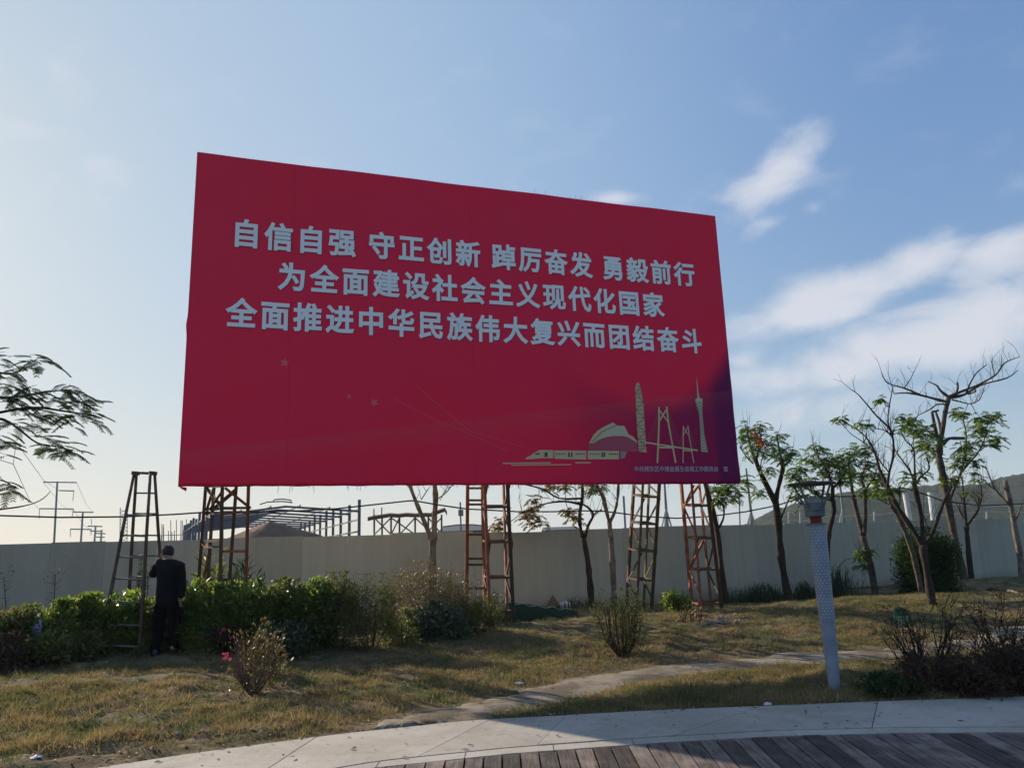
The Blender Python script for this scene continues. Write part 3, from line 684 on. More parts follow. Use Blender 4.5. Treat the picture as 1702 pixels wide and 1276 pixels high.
# bridge
pl = []
for (xa, ya, xb, yb, w) in [(1040, 325, 1042, 420, .035), (1095, 322, 1105, 420, .035), (1042, 345, 1100, 425, .028), (1092, 345, 1046, 420, .028), (1042, 420, 1032, 720, .035), (1104, 420, 1160, 720, .035), (1035, 610, 1140, 612, .035),
                            (945, 575, 1315, 632, .03), (1212, 458, 1212, 720, .02), (1245, 456, 1252, 520, .02), (1252, 520, 1288, 720, .02), (1215, 470, 1245, 520, .016), (1243, 470, 1215, 520, .016), (1212, 632, 1278, 636, .02)]:
    pl.append(line(G(xa, ya), G(xb, yb), w, 0, .006))
for k in range(9):
    pl.append(line(G(1040, 335+k*9), G(1030-80*(1-k/9), 575), .005, 1, .0045)); pl.append(line(G(1104, 340+k*9), G(1125+85*(1-k/9), 600), .005, 1, .0045))
    if k < 6: pl.append(line(G(1212, 465+k*8), G(1205-30*(1-k/6), 612), .004, 1, .0045)); pl.append(line(G(1250, 465+k*8), G(1262+50*(1-k/6), 625), .004, 1, .0045))
poly_np('bridge_print', pl, [M['gold2'], M['veil']])
# lattice tower with mast
lft = [(1306, 115), (1308, 190), (1312, 260), (1295, 275), (1300, 300), (1320, 360), (1327, 420), (1333, 500), (1338, 640)]
rgt = [(1307, 115), (1315, 190), (1325, 260), (1348, 268), (1348, 300), (1345, 360), (1350, 420), (1362, 520), (1386, 645)]
pl = [([G(*lft[i]), G(*lft[i+1]), G(*rgt[i+1]), G(*rgt[i])], 0, .004) for i in range(8)]
yy = np.linspace(285, 640, 17)
for a, b in zip(yy[:-1], yy[1:]):
    pl.append(line(G(fx(lft, a), a), G(fx(rgt, b), b), .008, 1, .007)); pl.append(line(G(fx(rgt, a), a), G(fx(lft, b), b), .008, 1, .007))
poly_np('mast_tower_print', pl, [M['teal'], M['printdark']])
for (px_, py_, r_, a_) in [(473, 603, .085, .2), (580, 659, .055, .5), (622, 669, .085, .9)]:
    u0, v0 = plane_uv(px_, py_)
    pts = [(u0+(r_ if k % 2 == 0 else r_*.42)*math.cos(a_+k*math.pi/5), v0+(r_ if k % 2 == 0 else r_*.42)*math.sin(a_+k*math.pi/5)) for k in range(10)]
    me_pts = [(u0, v0)] + pts; Vs = [tuple(bl(a, b, .005)) for a, b in me_pts]
    link('star_print', mesh('star_print', Vs, [(0, 1+k, 1+(k+1) % 10) for k in range(10)]), banner, M['faint'])
def Q(qx, qy): return plane_uv(280+qx/2.745, 580+qy/2.745)
pl = []
for seq in ([(1130, 165), (1250, 270), (1370, 370), (1500, 410), (1620, 445)], [(1030, 225), (1180, 305), (1350, 375), (1550, 465)]):
    for a, b in zip(seq[:-1], seq[1:]): pl.append(line(Q(*a), Q(*b), .008))
poly_np('trail_lines_print', pl, [M['faint']])

# steel frame behind the cloth + tie cords
fr = MB()
for v in (.06, 1.4, 2.8, 4.2, 5.58): fr.add(beam(BL+U*.05+np.array([0, 0, v])-VN*.14, BL+U*(BW-.05)+np.array([0, 0, v])-VN*.14, .06))
for u in np.linspace(.06, BW-.06, 9): fr.add(beam(BL+U*u+np.array([0, 0, .02])-VN*.20, BL+U*u+np.array([0, 0, 5.6])-VN*.20, .06))
fr.build('back_frame', M['rust2'], bb)
tie = MB()
for k in range(34):
    u = random.uniform(.9, BW-.1); p = BL + bl(u, .0, .01); q = p + np.array([random.uniform(-.03, .03), 0, -random.uniform(.02, .12)])
    tie.add(tube([p, (p+q)/2+np.array([random.uniform(-.015, .015), 0, 0]), q], .004, 4))
for k in range(10):
    u = random.uniform(6, BW-.1); p = BL + bl(u, BH, -.03); tie.add(tube([p, p+np.array([0, 0, random.uniform(.05, .12)])], .004, 4))
tie.build('tie_cords', M['white'], bb, kind='stuff')

# lattice legs, each member a piece
def pp(px, py, off):     # point on a vertical plane off metres behind the banner
    d = ray(px, py); b0 = BL - VN*off; t = ((b0-EYE)@VN)/(d@VN); return EYE + d*t
def tower(legs, links, mats, topz, label):
    """legs: (px_top, py_top, px_bot, py_bot, off_top, off_bot); links: (leg i, leg j, y_i, y_j) in survey px rows"""
    base = pp(legs[0][2], legs[0][3], legs[0][5]); e = empty('support_tower', (0, 0, 0)); e.parent = bb; e['label'] = label; e.location = base - BL
    def wp(L, y, oo=0):
        t = (y-L[1])/(L[3]-L[1]); return pp(L[0]+(L[2]-L[0])*t, y, L[4]+(L[5]-L[4])*t)
    for i, L in enumerate(legs):
        a = wp(L, L[1]); b = wp(L, L[3]); d = (a-b)/np.linalg.norm(a-b); g_ = float(zg(b[0], b[1], False))-.06
        b2 = b - d*((b[2]-g_)/d[2]) if b[2] > g_ or b[2] < g_ else b
        tz = topz if L[4] < 1.2 else 4.5
        a2 = a + d*((tz-a[2])/d[2])
        rel = (a2-BL)@VN
        if rel > -.24: # stay behind the cloth
            s_ = (a-BL)@VN; k = (-.26-s_)/(rel-s_) if rel != s_ else 1; a2 = a + (a2-a)*max(min(k, 1), .05)
        V, Fc = angle_iron(b2, a2, .055, .010, 1 if i % 2 else -1, 1 if i < 2 else -1); part('leg', V, Fc, mats[i % len(mats)], e)
    for (i, j, yi, yj) in links:
        a = wp(legs[i], yi); b = wp(legs[j], yj)
        V, Fc = angle_iron(a, b, .042, .008); part('cross_brace' if abs(yi-yj) > 14 else 'rung', V, Fc, mats[(i+j) % len(mats)], e)
    return e
# right-most tower (four legs)
L4 = [(1151.7, 805, 1169, 1022, .30, .30), (1131.5, 805, 1150, 1014, .75, .75), (1175, 805, 1201, 1017, .30, .30), (1160, 805, 1181, 1012, .75, .75)]
lk = []
for y in (842, 896, 948, 1005): lk += [(0, 1, y+1, y-2), (0, 2, y, y), (2, 3, y, y-3), (1, 3, y-2, y-2)]
for a, b in ((842, 896), (948, 1000)): lk += [(1, 0, a, b), (3, 2, a, b)]
for a, b in ((806, 842), (896, 948)): lk += [(0, 1, a, b), (2, 3, a, b), (1, 3, b, a)]
tower(L4, lk, [M['rust'], M['rust'], M['rust2']], 7.9, 'rightmost rusty red lattice leg beside the tree')
L3 = [(1071, 800, 1061, 1000, .85, 1.45), (1053, 800, 1041, 998, 1.3, 1.9), (1097, 800, 1084, 1008, .85, 1.45), (1077, 800, 1068, 1000, 1.3, 1.9)]
lk = []
for y in (824, 869, 914, 962): lk += [(0, 1, y+3, y), (2, 3, y+4, y), (0, 2, y+3, y+4), (1, 3, y, y)]
for a, b in ((828, 869), (918, 962)): lk += [(0, 1, a, b), (2, 3, a, b)]
for a, b in ((806, 824), (873, 914), (966, 1000)): lk += [(1, 0, a, b), (3, 2, a, b)]
tower(L3, lk, [M['rust3'], M['rust2'], M['rust3']], 5.2, 'mossy lattice leg leaning back, second from the right')
L2 = [(808, 803, 817, 1022, .35, .35), (800, 803, 804.5, 1008, .95, .95), (845, 803, 855, 1032, .35, .35), (834.5, 803, 840, 1010, .95, .95), (779, 803, 777.5, 978, 1.0, 1.2), (775.5, 803, 772, 972, 1.25, 1.5)]
lk = []
for y in (845, 903, 962, 1019): lk += [(0, 2, y, y-1), (0, 1, y, y-3), (1, 3, y-3, y-3), (2, 3, y, y-3)]
for a, b in ((845, 903), (962, 1015)): lk += [(1, 0, a, b), (3, 2, a, b)]
for a, b in ((805, 845), (903, 962)): lk += [(0, 1, a, b), (2, 3, a, b)]
for y in (813, 833, 840, 890, 930, 940, 979): lk.append((4, 1, y, y))
for y in (840, 930): lk.append((4, 5, y, y-8))
tower(L2, lk, [M['rust'], M['rust'], M['rust2']], 7.9, 'rusty red lattice leg under the middle of the banner')
L1_ = [(372.5, 806, 368, 1010, .35, .35), (353, 806, 340, 1000, .95, .95), (416, 806, 411, 1005, .35, .35), (390, 806, 376, 1000, .95, 1.1), (345, 806, 331, 995, 1.3, 1.3)]
lk = []
for y in (808, 846, 853): lk += [(0, 2, y, y), (0, 1, y, y+3), (1, 3, y+1, y+1), (2, 3, y, y), (4, 3, y+2, y)]
lk += [(1, 0, 901, 900), (1, 0, 911, 911), (0, 2, 918, 918), (4, 1, 903, 912), (1, 3, 965, 965), (1, 0, 848, 815), (0, 2, 812, 846), (2, 0, 846, 812), (3, 1, 812, 846), (1, 3, 848, 815), (4, 1, 846, 812), (4, 1, 985, 915), (4, 0, 812, 846)]
tower(L1_, lk, [M['rust2'], M['rust2'], M['rust']], 7.9, 'leftmost brown lattice leg rising out of the hedge')

# ------------------------------------------------------------------ step ladder
lad = empty('stepladder', gh(228, 1100)); tag(lad, 'tall weathered A-frame stepladder beside the person in black', 'ladder')
def lp(tab, y):
    yy = [t[1] for t in tab]; return at(np.interp(y, yy, [t[0] for t in tab]), y, np.interp(y, yy, [t[2] for t in tab]))
RA = [(223, 785, 12.95), (161, 1098, 12.3)]; RC = [(250, 786, 12.85), (230, 1103, 12.15)]
RB = [(227, 785, 13.0), (207, 1084, 13.55)]; RD = [(257, 786, 12.95), (273, 1087, 13.45)]
for tab in (RA, RC, RB, RD):
    b = lp(tab, tab[1][1]); a = lp(tab, tab[0][1]); b[2] = float(zg(b[0], b[1]))-.02
    V, Fc = tube([b, b*.66+a*.34+np.array([.01, 0, 0]), b*.33+a*.67, a], [.031, .029, .027, .025], 8); part('rail', V, Fc, M['ladder'], lad, True)
for y in (856, 890, 926, 962, 1000, 1038, 1073):
    V, Fc = tube([lp(RA, y-1), lp(RC, y+1)], .016, 6); part('rung', V, Fc, M['rung'], lad, True)
for y in (819, 853, 889, 923, 958, 993, 1028, 1062):
    V, Fc = tube([lp(RB, y), lp(RD, y+.5)], .016, 6); part('rung', V, Fc, M['rung'], lad, True)
V, Fc = tube([at(220, 785, 12.95), at(260, 787, 12.92)], .022, 8); part('hinge_bar', V, Fc, M['ladder'], lad, True)
for px_ in (225, 254):
    V, Fc = beam(at(px_-4, 786, 12.92), at(px_+5, 786.5, 12.92), .11, .06); part('hinge_bracket', V, Fc, M['ladder'], lad)

# ------------------------------------------------------------------ person
def skin(name, verts, edges, radii, mat, parent, sub=2, root=0):
    V = np.array(verts, float) - np.array(parent.location)
    me = bpy.data.meshes.new(name); me.from_pydata([tuple(v) for v in V], edges, [])
    o = bpy.data.objects.new(name, me); C.objects.link(o)
    sk = o.modifiers.new('s', 'SKIN'); sb = o.modifiers.new('b', 'SUBSURF'); sb.levels = sub; sb.render_levels = sub
    for i, r in enumerate(radii):
        sv = me.skin_vertices[0].data[i]; sv.radius = r if isinstance(r, tuple) else (r, r); sv.use_root = (i == root)
    bpy.context.view_layer.update(); dg = bpy.context.evaluated_depsgraph_get()
    m2 = bpy.data.meshes.new_from_object(o.evaluated_get(dg)); bpy.data.objects.remove(o)
    m2.polygons.foreach_set('use_smooth', np.ones(len(m2.polygons), dtype=bool)); m2.materials.clear(); m2.name = name
    if name in ('jacket', 'trousers'):      # folds in the cloth
        Q = np.zeros(len(m2.vertices)*3, dtype=np.float32); m2.vertices.foreach_get('co', Q); Q = Q.reshape(-1, 3); Nn = np.array([v.normal[:] for v in m2.vertices])
        ph = Q[:, 2]*14 + Q[:, 0]*6; am = .014*(fbm(Q[:, 0]*7+40+Q[:, 1]*5, Q[:, 2]*11+40, 201)-.5)*2 + .004*np.sin(ph*2.2+3*np.sin(Q[:, 0]*9))
        Q = Q + Nn*am[:, None]; m2.vertices.foreach_set('co', Q.astype(np.float32).ravel()); m2.update()
    return link(name, m2, parent, mat)
PD = 12.22
ft = gh(270, 1100); pe = empty('person', ft); tag(pe, 'person in black jacket and trousers seen from behind, hand raised to face', 'person')
def a_(px, py, dd=0): return at(px, py, PD+dd)
# body: head, neck, torso core, arms to the hands, legs (one surface)
bv = [a_(276, 1000), a_(277, 965), a_(281, 938), a_(281, 928, .04), a_(280.5, 918, .07), a_(264, 938), a_(251, 957, .02), a_(260, 935, .16), a_(300, 941), a_(303, 973), a_(300, 996, .06),
      a_(268, 1010), a_(264, 1050), a_(256, 1092), a_(288, 1010), a_(290, 1048, .1), a_(286, 1080, .0)]
be = [(0, 1), (1, 2), (2, 3), (3, 4), (2, 5), (5, 6), (6, 7), (2, 8), (8, 9), (9, 10), (0, 11), (11, 12), (12, 13), (0, 14), (14, 15), (15, 16)]
skin('body', bv, be, [.09, .10, .09, .055, .05, .06, .04, .028, .06, .042, .03, .045, .045, .035, .045, .045, .035], M['skin'], pe)
# head as shaped ellipsoid with ears, nose
def ellip(c, r, n=20, m_=14, tilt=0, warp=None):
    V = []; Fc = []
    for i in range(m_+1):
        th = math.pi*i/m_
        for k in range(n):
            ph = 2*math.pi*k/n; q = np.array([math.sin(th)*math.cos(ph), math.sin(th)*math.sin(ph), math.cos(th)])
            if warp: q = warp(q)
            q = q*np.array(r); q = np.array([q[0], q[1]*math.cos(tilt)-q[2]*math.sin(tilt), q[1]*math.sin(tilt)+q[2]*math.cos(tilt)]); V.append(np.array(c)+q)
    for i in range(m_):
        for k in range(n): Fc.append((i*n+k, (i+1)*n+k, (i+1)*n+(k+1) % n, i*n+(k+1) % n))
    return V, Fc
hc = a_(280, 918, .07)
mb = MB().add(ellip(hc, (.078, .098, .112), tilt=-.35, warp=lambda q: q*np.array([1-.15*max(-q[2], 0), 1, 1])))
mb.add(ellip(hc+np.array([-.081, .0, -.012]), (.012, .022, .033), 8, 6)); mb.add(ellip(hc+np.array([.081, .0, -.012]), (.012, .022, .033), 8, 6))
mb.add(ellip(hc+np.array([-.02, .1, -.02]), (.014, .022, .02), 8, 6)); mb.add(ellip(hc+np.array([-.02, .088, -.062]), (.028, .012, .008), 8, 6))
for sx in (-.05, .012): mb.add(ellip(hc+np.array([sx, .09, .008]), (.013, .008, .008), 8, 6))
mb.build('head', M['skin'], pe, True)
MB().add(ellip(hc+np.array([.0, -.016, .022]), (.086, .098, .098), 24, 16, warp=lambda q: q*(1+.025*math.sin(q[0]*19+q[2]*23)))).build('hair', M['hair'], pe, True)
# jacket
jv = [a_(277.5, 1005), a_(278, 980), a_(279, 955), a_(281, 938), a_(281, 931, .02), a_(265, 938), a_(251.5, 957, .0), a_(259, 937, .12), a_(299, 942), a_(303, 970, .0), a_(301, 994, .03)]
je = [(0, 1), (1, 2), (2, 3), (3, 4), (3, 5), (5, 6), (6, 7), (3, 8), (8, 9), (9, 10)]
skin('jacket', jv, je, [(.225, .16), (.215, .155), (.205, .15), (.15, .10), .07, (.085, .09), .062, .05, (.085, .09), .064, .052], M['jacket'], pe, sub=3, root=1)
tv = [a_(277, 998), a_(266, 1008), a_(263, 1048), a_(258, 1080), a_(255, 1096, -.02), a_(289, 1008), a_(290, 1046, .06), a_(287, 1079, .04)]
skin('trousers', tv, [(0, 1), (1, 2), (2, 3), (3, 4), (0, 5), (5, 6), (6, 7)], [(.12, .10), (.098, .105), .085, .072, .066, (.098, .105), .084, .07], M['trousers'], pe, sub=3)
def hand(c, dirv, sidev, m_, open_=.4):
    d = np.array(dirv, float); d /= np.linalg.norm(d); s = np.array(sidev, float); s -= d*(s@d); s /= np.linalg.norm(s); nrm = np.cross(d, s)
    v = [c, c+d*.045, c+d*.085]; e = [(0, 1), (1, 2)]; r = [(.024, .02), (.036, .018), (.036, .014)]
    for k, (o, L) in enumerate(zip((-.030, -.010, .010, .028), (.060, .072, .068, .052))):
        b = len(v); v += [c+d*.08+s*o, c+d*(.085+L*.5)+s*o+nrm*L*.15, c+d*(.08+L*.85)+s*o+nrm*L*.45]; e += [(2, b), (b, b+1), (b+1, b+2)]; r += [.010, .009, .0075]
    b = len(v); v += [c+d*.03-s*.04, c+d*.065-s*.055+nrm*.02]; e += [(1, b), (b, b+1)]; r += [.012, .009]
    return skin('hand', v, e, r, m_, pe, 1)
hand(a_(300, 993, .04), (0, .1, -1), (0, 1, 0), M['skin']); hand(a_(261, 934, .14), (.5, .15, .8), (0, 1, .2), M['skin'])
def shoe(heel, toe, mat, lift=0):
    heel = np.array(heel); toe = np.array(toe); d = toe-heel; L = np.linalg.norm(d); d /= L; s = np.cross(d, [0, 0, 1.]); s /= np.linalg.norm(s); up = np.cross(s, d)
    V = []; Fc = []; st = [(0, .028, .07), (.12, .036, .085), (.3, .036, .09), (.5, .040, .07), (.72, .046, .055), (.9, .038, .045), (1, .018, .03)]
    for t, w, h in st:
        for k in range(10):
            a = 2*math.pi*k/10; V.append(heel + d*L*t + s*w*math.cos(a) + up*(h*.5 + (h*.5)*math.sin(a)))
    for i in range(len(st)-1):
        for k in range(10): Fc.append((i*10+k, i*10+(k+1) % 10, i*10+10+(k+1) % 10, i*10+10+k))
    Fc += [tuple(range(10))[::-1], tuple(60+k for k in range(10))]
    return part('shoe', V, Fc, mat, pe, True)
f1 = on(a_(257, 1101, -.05)); shoe(f1+np.array([.03, -.05, -.0]), f1+np.array([-.13, .17, .0]), M['shoe'])
f2 = on(a_(287, 1092, .1)); sh = shoe(f2+np.array([.0, -.08, .085]), f2+np.array([-.02, .13, .0]), M['redshoe']); sh['label'] = 'red shoe with its heel lifted'

# ------------------------------------------------------------------ garden lamp
lb = gh(1388, 1146); lamp = empty('garden_lamp', lb); tag(lamp, 'blue grey tapered garden lamp with a wide flat cap', 'lamp')
lc = tuple(lb)
def lz(prof, name, mat, n=28, sm=True):
    V, Fc = lathe(prof, n, lc); o = part(name, V, Fc, mat, lamp, sm); 
    return o
def auto(o, a=35):
    me = o.data; me.polygons.foreach_set('use_smooth', np.ones(len(me.polygons), dtype=bool))
    try: me.set_sharp_from_angle(angle=math.radians(a))
    except Exception: pass
rr = lambda z: float(np.interp(z, [0, .75, 1.62], [.055, .076, .092]))
auto(lz([(.054, -.05)] + [(rr(z), z) for z in np.linspace(0, 1.62, 12)] + [(.084, 1.625)], 'post', M['lamp_post']))
auto(lz([(.094, 1.615), (.096, 1.625), (.093, 1.635), (.05, 1.636)], 'post_rim', M['lamp_head']))
auto(lz([(.056, 1.63), (.054, 1.67), (.060, 1.69), (.056, 1.715)], 'rusty_collar', M['lamp_rust']))
auto(lz([(.088, 1.705), (.098, 1.71), (.100, 1.755), (.094, 1.76), (.102, 1.768), (.108, 1.835), (.105, 1.845), (.09, 1.85)], 'lamp_drum', M['lamp_head']))
auto(lz([(.078, 1.848), (.073, 1.875), (.055, 1.90), (.030, 1.916), (.004, 1.92)], 'dome', material('frosted_dome', (.30, .29, .27), .6, .4, .2, 50)))
auto(lz([(.02, 2.030), (.19, 2.030), (.236, 2.034), (.240, 2.045), (.237, 2.055), (.15, 2.062), (.05, 2.066)], 'cap_disc', M['lamp_dark'], 40))
for k in range(4):
    a = math.radians(35+90*k); dvec = np.array([math.cos(a), math.sin(a), 0])
    V, Fc = beam(np.array(lc)+dvec*.104+np.array([0, 0, 1.79]), np.array(lc)+dvec*.215+np.array([0, 0, 2.032]), .022, .012); part('strut', V, Fc, M['lamp_head'], lamp)
dm = MB()
for r_i in range(30):
    z = .70 + r_i*.0305
    for k in range(14):
        a = 2*math.pi*(k+.5*(r_i % 2))/14 + .1; r0 = rr(z)+.001; d = np.array([math.cos(a), math.sin(a), .0]); t = np.array([-math.sin(a), math.cos(a), 0])
        c = np.array(lc)+d*r0+np.array([0, 0, z]); q = [c + .0052*(math.cos(j*math.pi/3)*t + math.sin(j*math.pi/3)*np.array([0, 0, 1.])) for j in range(6)]
        tip = c+d*.003; dm.add((q+[tip], [(j, (j+1) % 6, 6) for j in range(6)]))
dm.build('studs', M['dot'], lamp, kind='stuff')

# ------------------------------------------------------------------ shrubs and plants
def shrub(name, px, by, ty, hw, mat, label, cat='shrub', group=None, n=2600, L=.088, Wd=.034, D=None, flat=.75, upb=.3, stemmat=None, fill=.55, stems=9, depth=None, flowers=None, foliage_kind='stuff', top=2.2):
    if name == 'hedge_shrub': ty += 12
    b = gh(px, by)
    if D is not None: b = at(px, by, D); b[2] = float(zg(b[0], b[1], False))
    Dp = b[1]; topp = at(px, ty, Dp); h = topp[2]-b[2]; rx = hw*Dp/F; ry = (depth or rx*.9)
    e = empty(name, on(b)); tag(e, label, cat, group)
    # clumps: sub-centres inside the crown
    nc = max(10, int(26*rx*h/.3)); cc = []
    while len(cc) < nc:
        q = rng.uniform(-1, 1, 3)
        if np.sum(np.abs(q)**top) < 1: cc.append(q)
    cc = np.array(cc); cc[:, 2] = cc[:, 2]*.5+.5
    k = rng.integers(0, nc, n); off = rng.normal(size=(n, 3))*.17; cc[:, 2] *= rng.uniform(.8, 1.12, nc)
    q = cc[k]+off; s = rng.random(n) < .22; q[s] = np.stack([rng.uniform(-.95, .95, s.sum()), rng.uniform(-.95, .95, s.sum()), rng.uniform(0, .95, s.sum())], -1)
    q[:, 2] = np.clip(q[:, 2], .02, 1.12)
    shape = np.sqrt(np.clip(1.05-np.clip(q[:, 2]-.35, 0, 1)**2*1.1, .05, 1))
    P = b + np.stack([q[:, 0]*rx*shape, q[:, 1]*ry*shape, q[:, 2]*h], -1)
    d = np.stack([q[:, 0], q[:, 1], (q[:, 2]-.4)], -1)*.8 + rdir(n)*.8; d[:, 2] += upb
    nn = rdir(n)*flat + np.array([0, 0, 1.]) + np.stack([q[:, 0], q[:, 1], 0*q[:, 0]], -1)*.4
    Ls = L*rng.uniform(.55, 1.45, n)
    V, Fq = leaves(P, d, nn, Ls, Ls*(Wd/L))
    part('foliage', V, Fq, mat, e, kind=foliage_kind)
    st = MB()
    for j in range(stems):
        a = rng.uniform(0, 2*math.pi); r = rng.uniform(.3, 1); t = b+np.array([math.cos(a)*rx*r, math.sin(a)*ry*r, h*rng.uniform(.6, .98)])
        b0 = b+np.array([math.cos(a)*.04, math.sin(a)*.04, -.03]); mid = b0*.5+t*.5 + np.array([math.cos(a)*.05, math.sin(a)*.05, -.05])
        st.add(tube([b0, mid, t], [.009, .006, .003], 4, False))
    st.build('stems', stemmat or M['stem'], e, kind='stuff')
    if flowers:
        for (fx_, fy_, r_) in flowers:
            c = at(fx_, fy_, Dp-.1); nf = 46; dd = rdir(nf); V, Fq = leaves(c+dd*r_*.35, dd, rdir(nf), r_*.8, r_*.5); part('flower', V, Fq, M['pink'], e)
    return e
GH = 'glossy hedge shrubs in front of the wall'
shrub('hedge_shrub', -25, 1102, 1012, 48, M['hedge2'], 'glossy green shrub cut off by the left edge of the picture', group=GH, n=4200)
shrub('hedge_shrub', 38, 1098, 1006, 46, M['hedge2'], 'glossy shrub at far left with lilac plastic caught in its middle', group=GH, n=4600)
shrub('hedge_shrub', 98, 1092, 999, 42, M['hedge'], 'glossy shrub over the pale plastic sheet, left of the ladder', group=GH, n=4600)
shrub('hedge_shrub', 145, 1084, 990, 38, M['hedge'], 'bright green topped shrub just left of the ladder foot', group=GH, n=4600)
shrub('hedge_shrub', 192, 1080, 984, 38, M['hedge'], 'bright green shrub seen through the left half of the ladder', group=GH, n=4600)
shrub('hedge_shrub', 240, 1078, 982, 36, M['hedge'], 'bright green shrub between the ladder and the person', group=GH, n=4400)
shrub('hedge_shrub', 285, 1078, 990, 34, M['hedge2'], 'darker shrub directly behind the person in black', group=GH, n=3600)
shrub('hedge_shrub', 328, 1078, 968, 36, M['hedge'], 'bright glossy shrub right beside the person in black', group=GH, n=4800)
shrub('hedge_shrub', 374, 1078, 972, 42, M['hedge'], 'tall glossy shrub in front of the leftmost lattice leg', group=GH, n=5600)
shrub('hedge_shrub', 425, 1078, 966, 42, M['hedge'], 'glossy shrub just right of the leftmost lattice leg', group=GH, n=5200)
shrub('hedge_shrub', 475, 1076, 966, 40, M['hedge2'], 'third dark glossy shrub right of the leftmost lattice leg', group=GH, n=5000)
shrub('hedge_shrub', 522, 1076, 966, 38, M['hedge'], 'yellow tipped glossy shrub beside the grey green bush', group=GH, n=4600)
shrub('low_shrub', 18, 1114, 1062, 44, M['redleaf'], 'low sprawling reddish shrub in the bottom left before the hedge', n=1500, L=.075)
shrub('low_shrub', 84, 1106, 1062, 36, M['hedge2'], 'low leafy shrub in front of the lilac plastic', n=1800)
shrub('low_shrub', 142, 1098, 1060, 26, M['hedge2'], 'low leafy shrub by the left foot of the ladder', n=1100)
shrub('low_shrub', 470, 1092, 1040, 42, M['blueleaf'], 'low dull green shrub behind the pink flowering bush', n=2400, L=.05, Wd=.03)
shrub('low_shrub', 375, 1088, 1040, 30, M['redleaf'], 'low reddish shrub left of the pink flowering bush', n=1200, L=.05, Wd=.03, flowers=[(372, 1046, .03), (384, 1060, .025), (366, 1052, .022)])
shrub('long_leaved_plant', 348, 1040, 938, 22, M['yellowleaf'], 'tall long leaved plant standing above the hedge before the lattice leg', 'plant', n=420, L=.22, Wd=.04, D=13.6, upb=.5, flat=1.2)
shrub('long_leaved_plant', 400, 1040, 950, 34, M['reed'], 'dark long leaved plant inside the leftmost lattice leg', 'plant', n=700, L=.18, Wd=.036, D=14.0, upb=.5, flat=1.2)
shrub('grey_green_bush', 565, 1076, 966, 34, M['fineleaf'], 'upright yellow green bush with narrow leaves left of the grey bush', 'bush', n=5200, L=.06, Wd=.014, upb=.9)
shrub('grey_green_bush', 616, 1080, 968, 46, M['fineleaf'], 'grey green bush of fine leaves left of the round brown bush', 'bush', n=9500, L=.035, Wd=.012, upb=.7)
shrub('round_brown_bush', 706, 1050, 946, 66, M['brownleaf'], 'big round olive brown bush under the left half of the banner', 'bush', n=14000, L=.036, Wd=.012, upb=.5)
shrub('round_brown_bush', 768, 1048, 962, 40, M['brownleaf'], 'smaller brown bush at the foot of the middle lattice leg', 'bush', n=6000, L=.036, Wd=.012)
shrub('low_broadleaf_bush', 732, 1058, 1006, 42, M['blueleaf'], 'low dusty broad leaved bush in front of the round brown bush', 'bush', n=3200, L=.07, Wd=.04, upb=-.1)
shrub('low_broadleaf_bush', 668, 1070, 1020, 30, M['yellowleaf'], 'low variegated bush beside the grey green bush', 'bush', n=1900, L=.05, Wd=.025)
shrub('low_broadleaf_bush', 800, 1052, 1000, 28, M['yellowleaf'], 'low yellow green bush between the legs of the middle tower', 'bush', n=1900, L=.055, Wd=.022)
shrub('low_broadleaf_bush', 826, 1036, 985, 20, M['hedge2'], 'small dark bush behind the right leg of the middle tower', 'bush', n=1100, L=.055, Wd=.022)
shrub('spiky_bush', 1034, 1088, 992, 42, M['fineleaf'], 'open twiggy bush alone on the lawn under the banner', 'bush', n=2800, L=.045, Wd=.013, upb=.9, stems=60, top=3)
shrub('small_bush', 1126, 1016, 984, 21, M['hedge'], 'small round green bush left of the rightmost lattice leg', 'bush', n=1500, L=.06, Wd=.03)
shrub('small_bush', 1150, 1035, 1008, 22, M['brownleaf'], 'tiny dry weed bush before the rightmost lattice leg', 'bush', n=300, L=.05, Wd=.014, stems=16)
shrub('conifer_bush', 1545, 978, 889, 44, M['coniferleaf'], 'dark dense rounded bush against the wall between two trunks', 'bush', n=22000, L=.06, Wd=.028, D=18.5, top=2.6)
shrub('flowering_bush', 422, 1150, 1042, 46, M['brownleaf'], 'thin twiggy bush with pink flowers near the path', 'bush', n=1300, L=.045, Wd=.017, upb=.8, stems=34, stemmat=material('pale_twig', (.13, .08, .055), .9), flowers=[(377, 1087, .026), (383, 1095, .02), (373, 1094, .018), (371, 1086, .012)], top=3)
shrub('ground_cover_shrub', 1545, 1148, 1092, 52, M['redleaf'], 'low dark brown scrub right of the garden lamp', 'shrub', n=1300, L=.04, Wd=.018, stems=40)
shrub('ground_cover_shrub', 1625, 1150, 1080, 60, M['redleaf'], 'low dark brown scrub below the right bare bush', 'shrub', n=1700, L=.045, Wd=.02, stems=50)
shrub('ground_cover_shrub', 1700, 1150, 1070, 50, M['redleaf'], 'low dark brown scrub cut off by the right edge', 'shrub', n=1500, L=.045, Wd=.02, stems=50)
shrub('ground_cover_shrub', 1480, 1150, 1122, 44, M['coniferleaf'], 'lowest strip of green ground cover right of the lamp foot', 'shrub', n=1600, L=.035, Wd=.02)

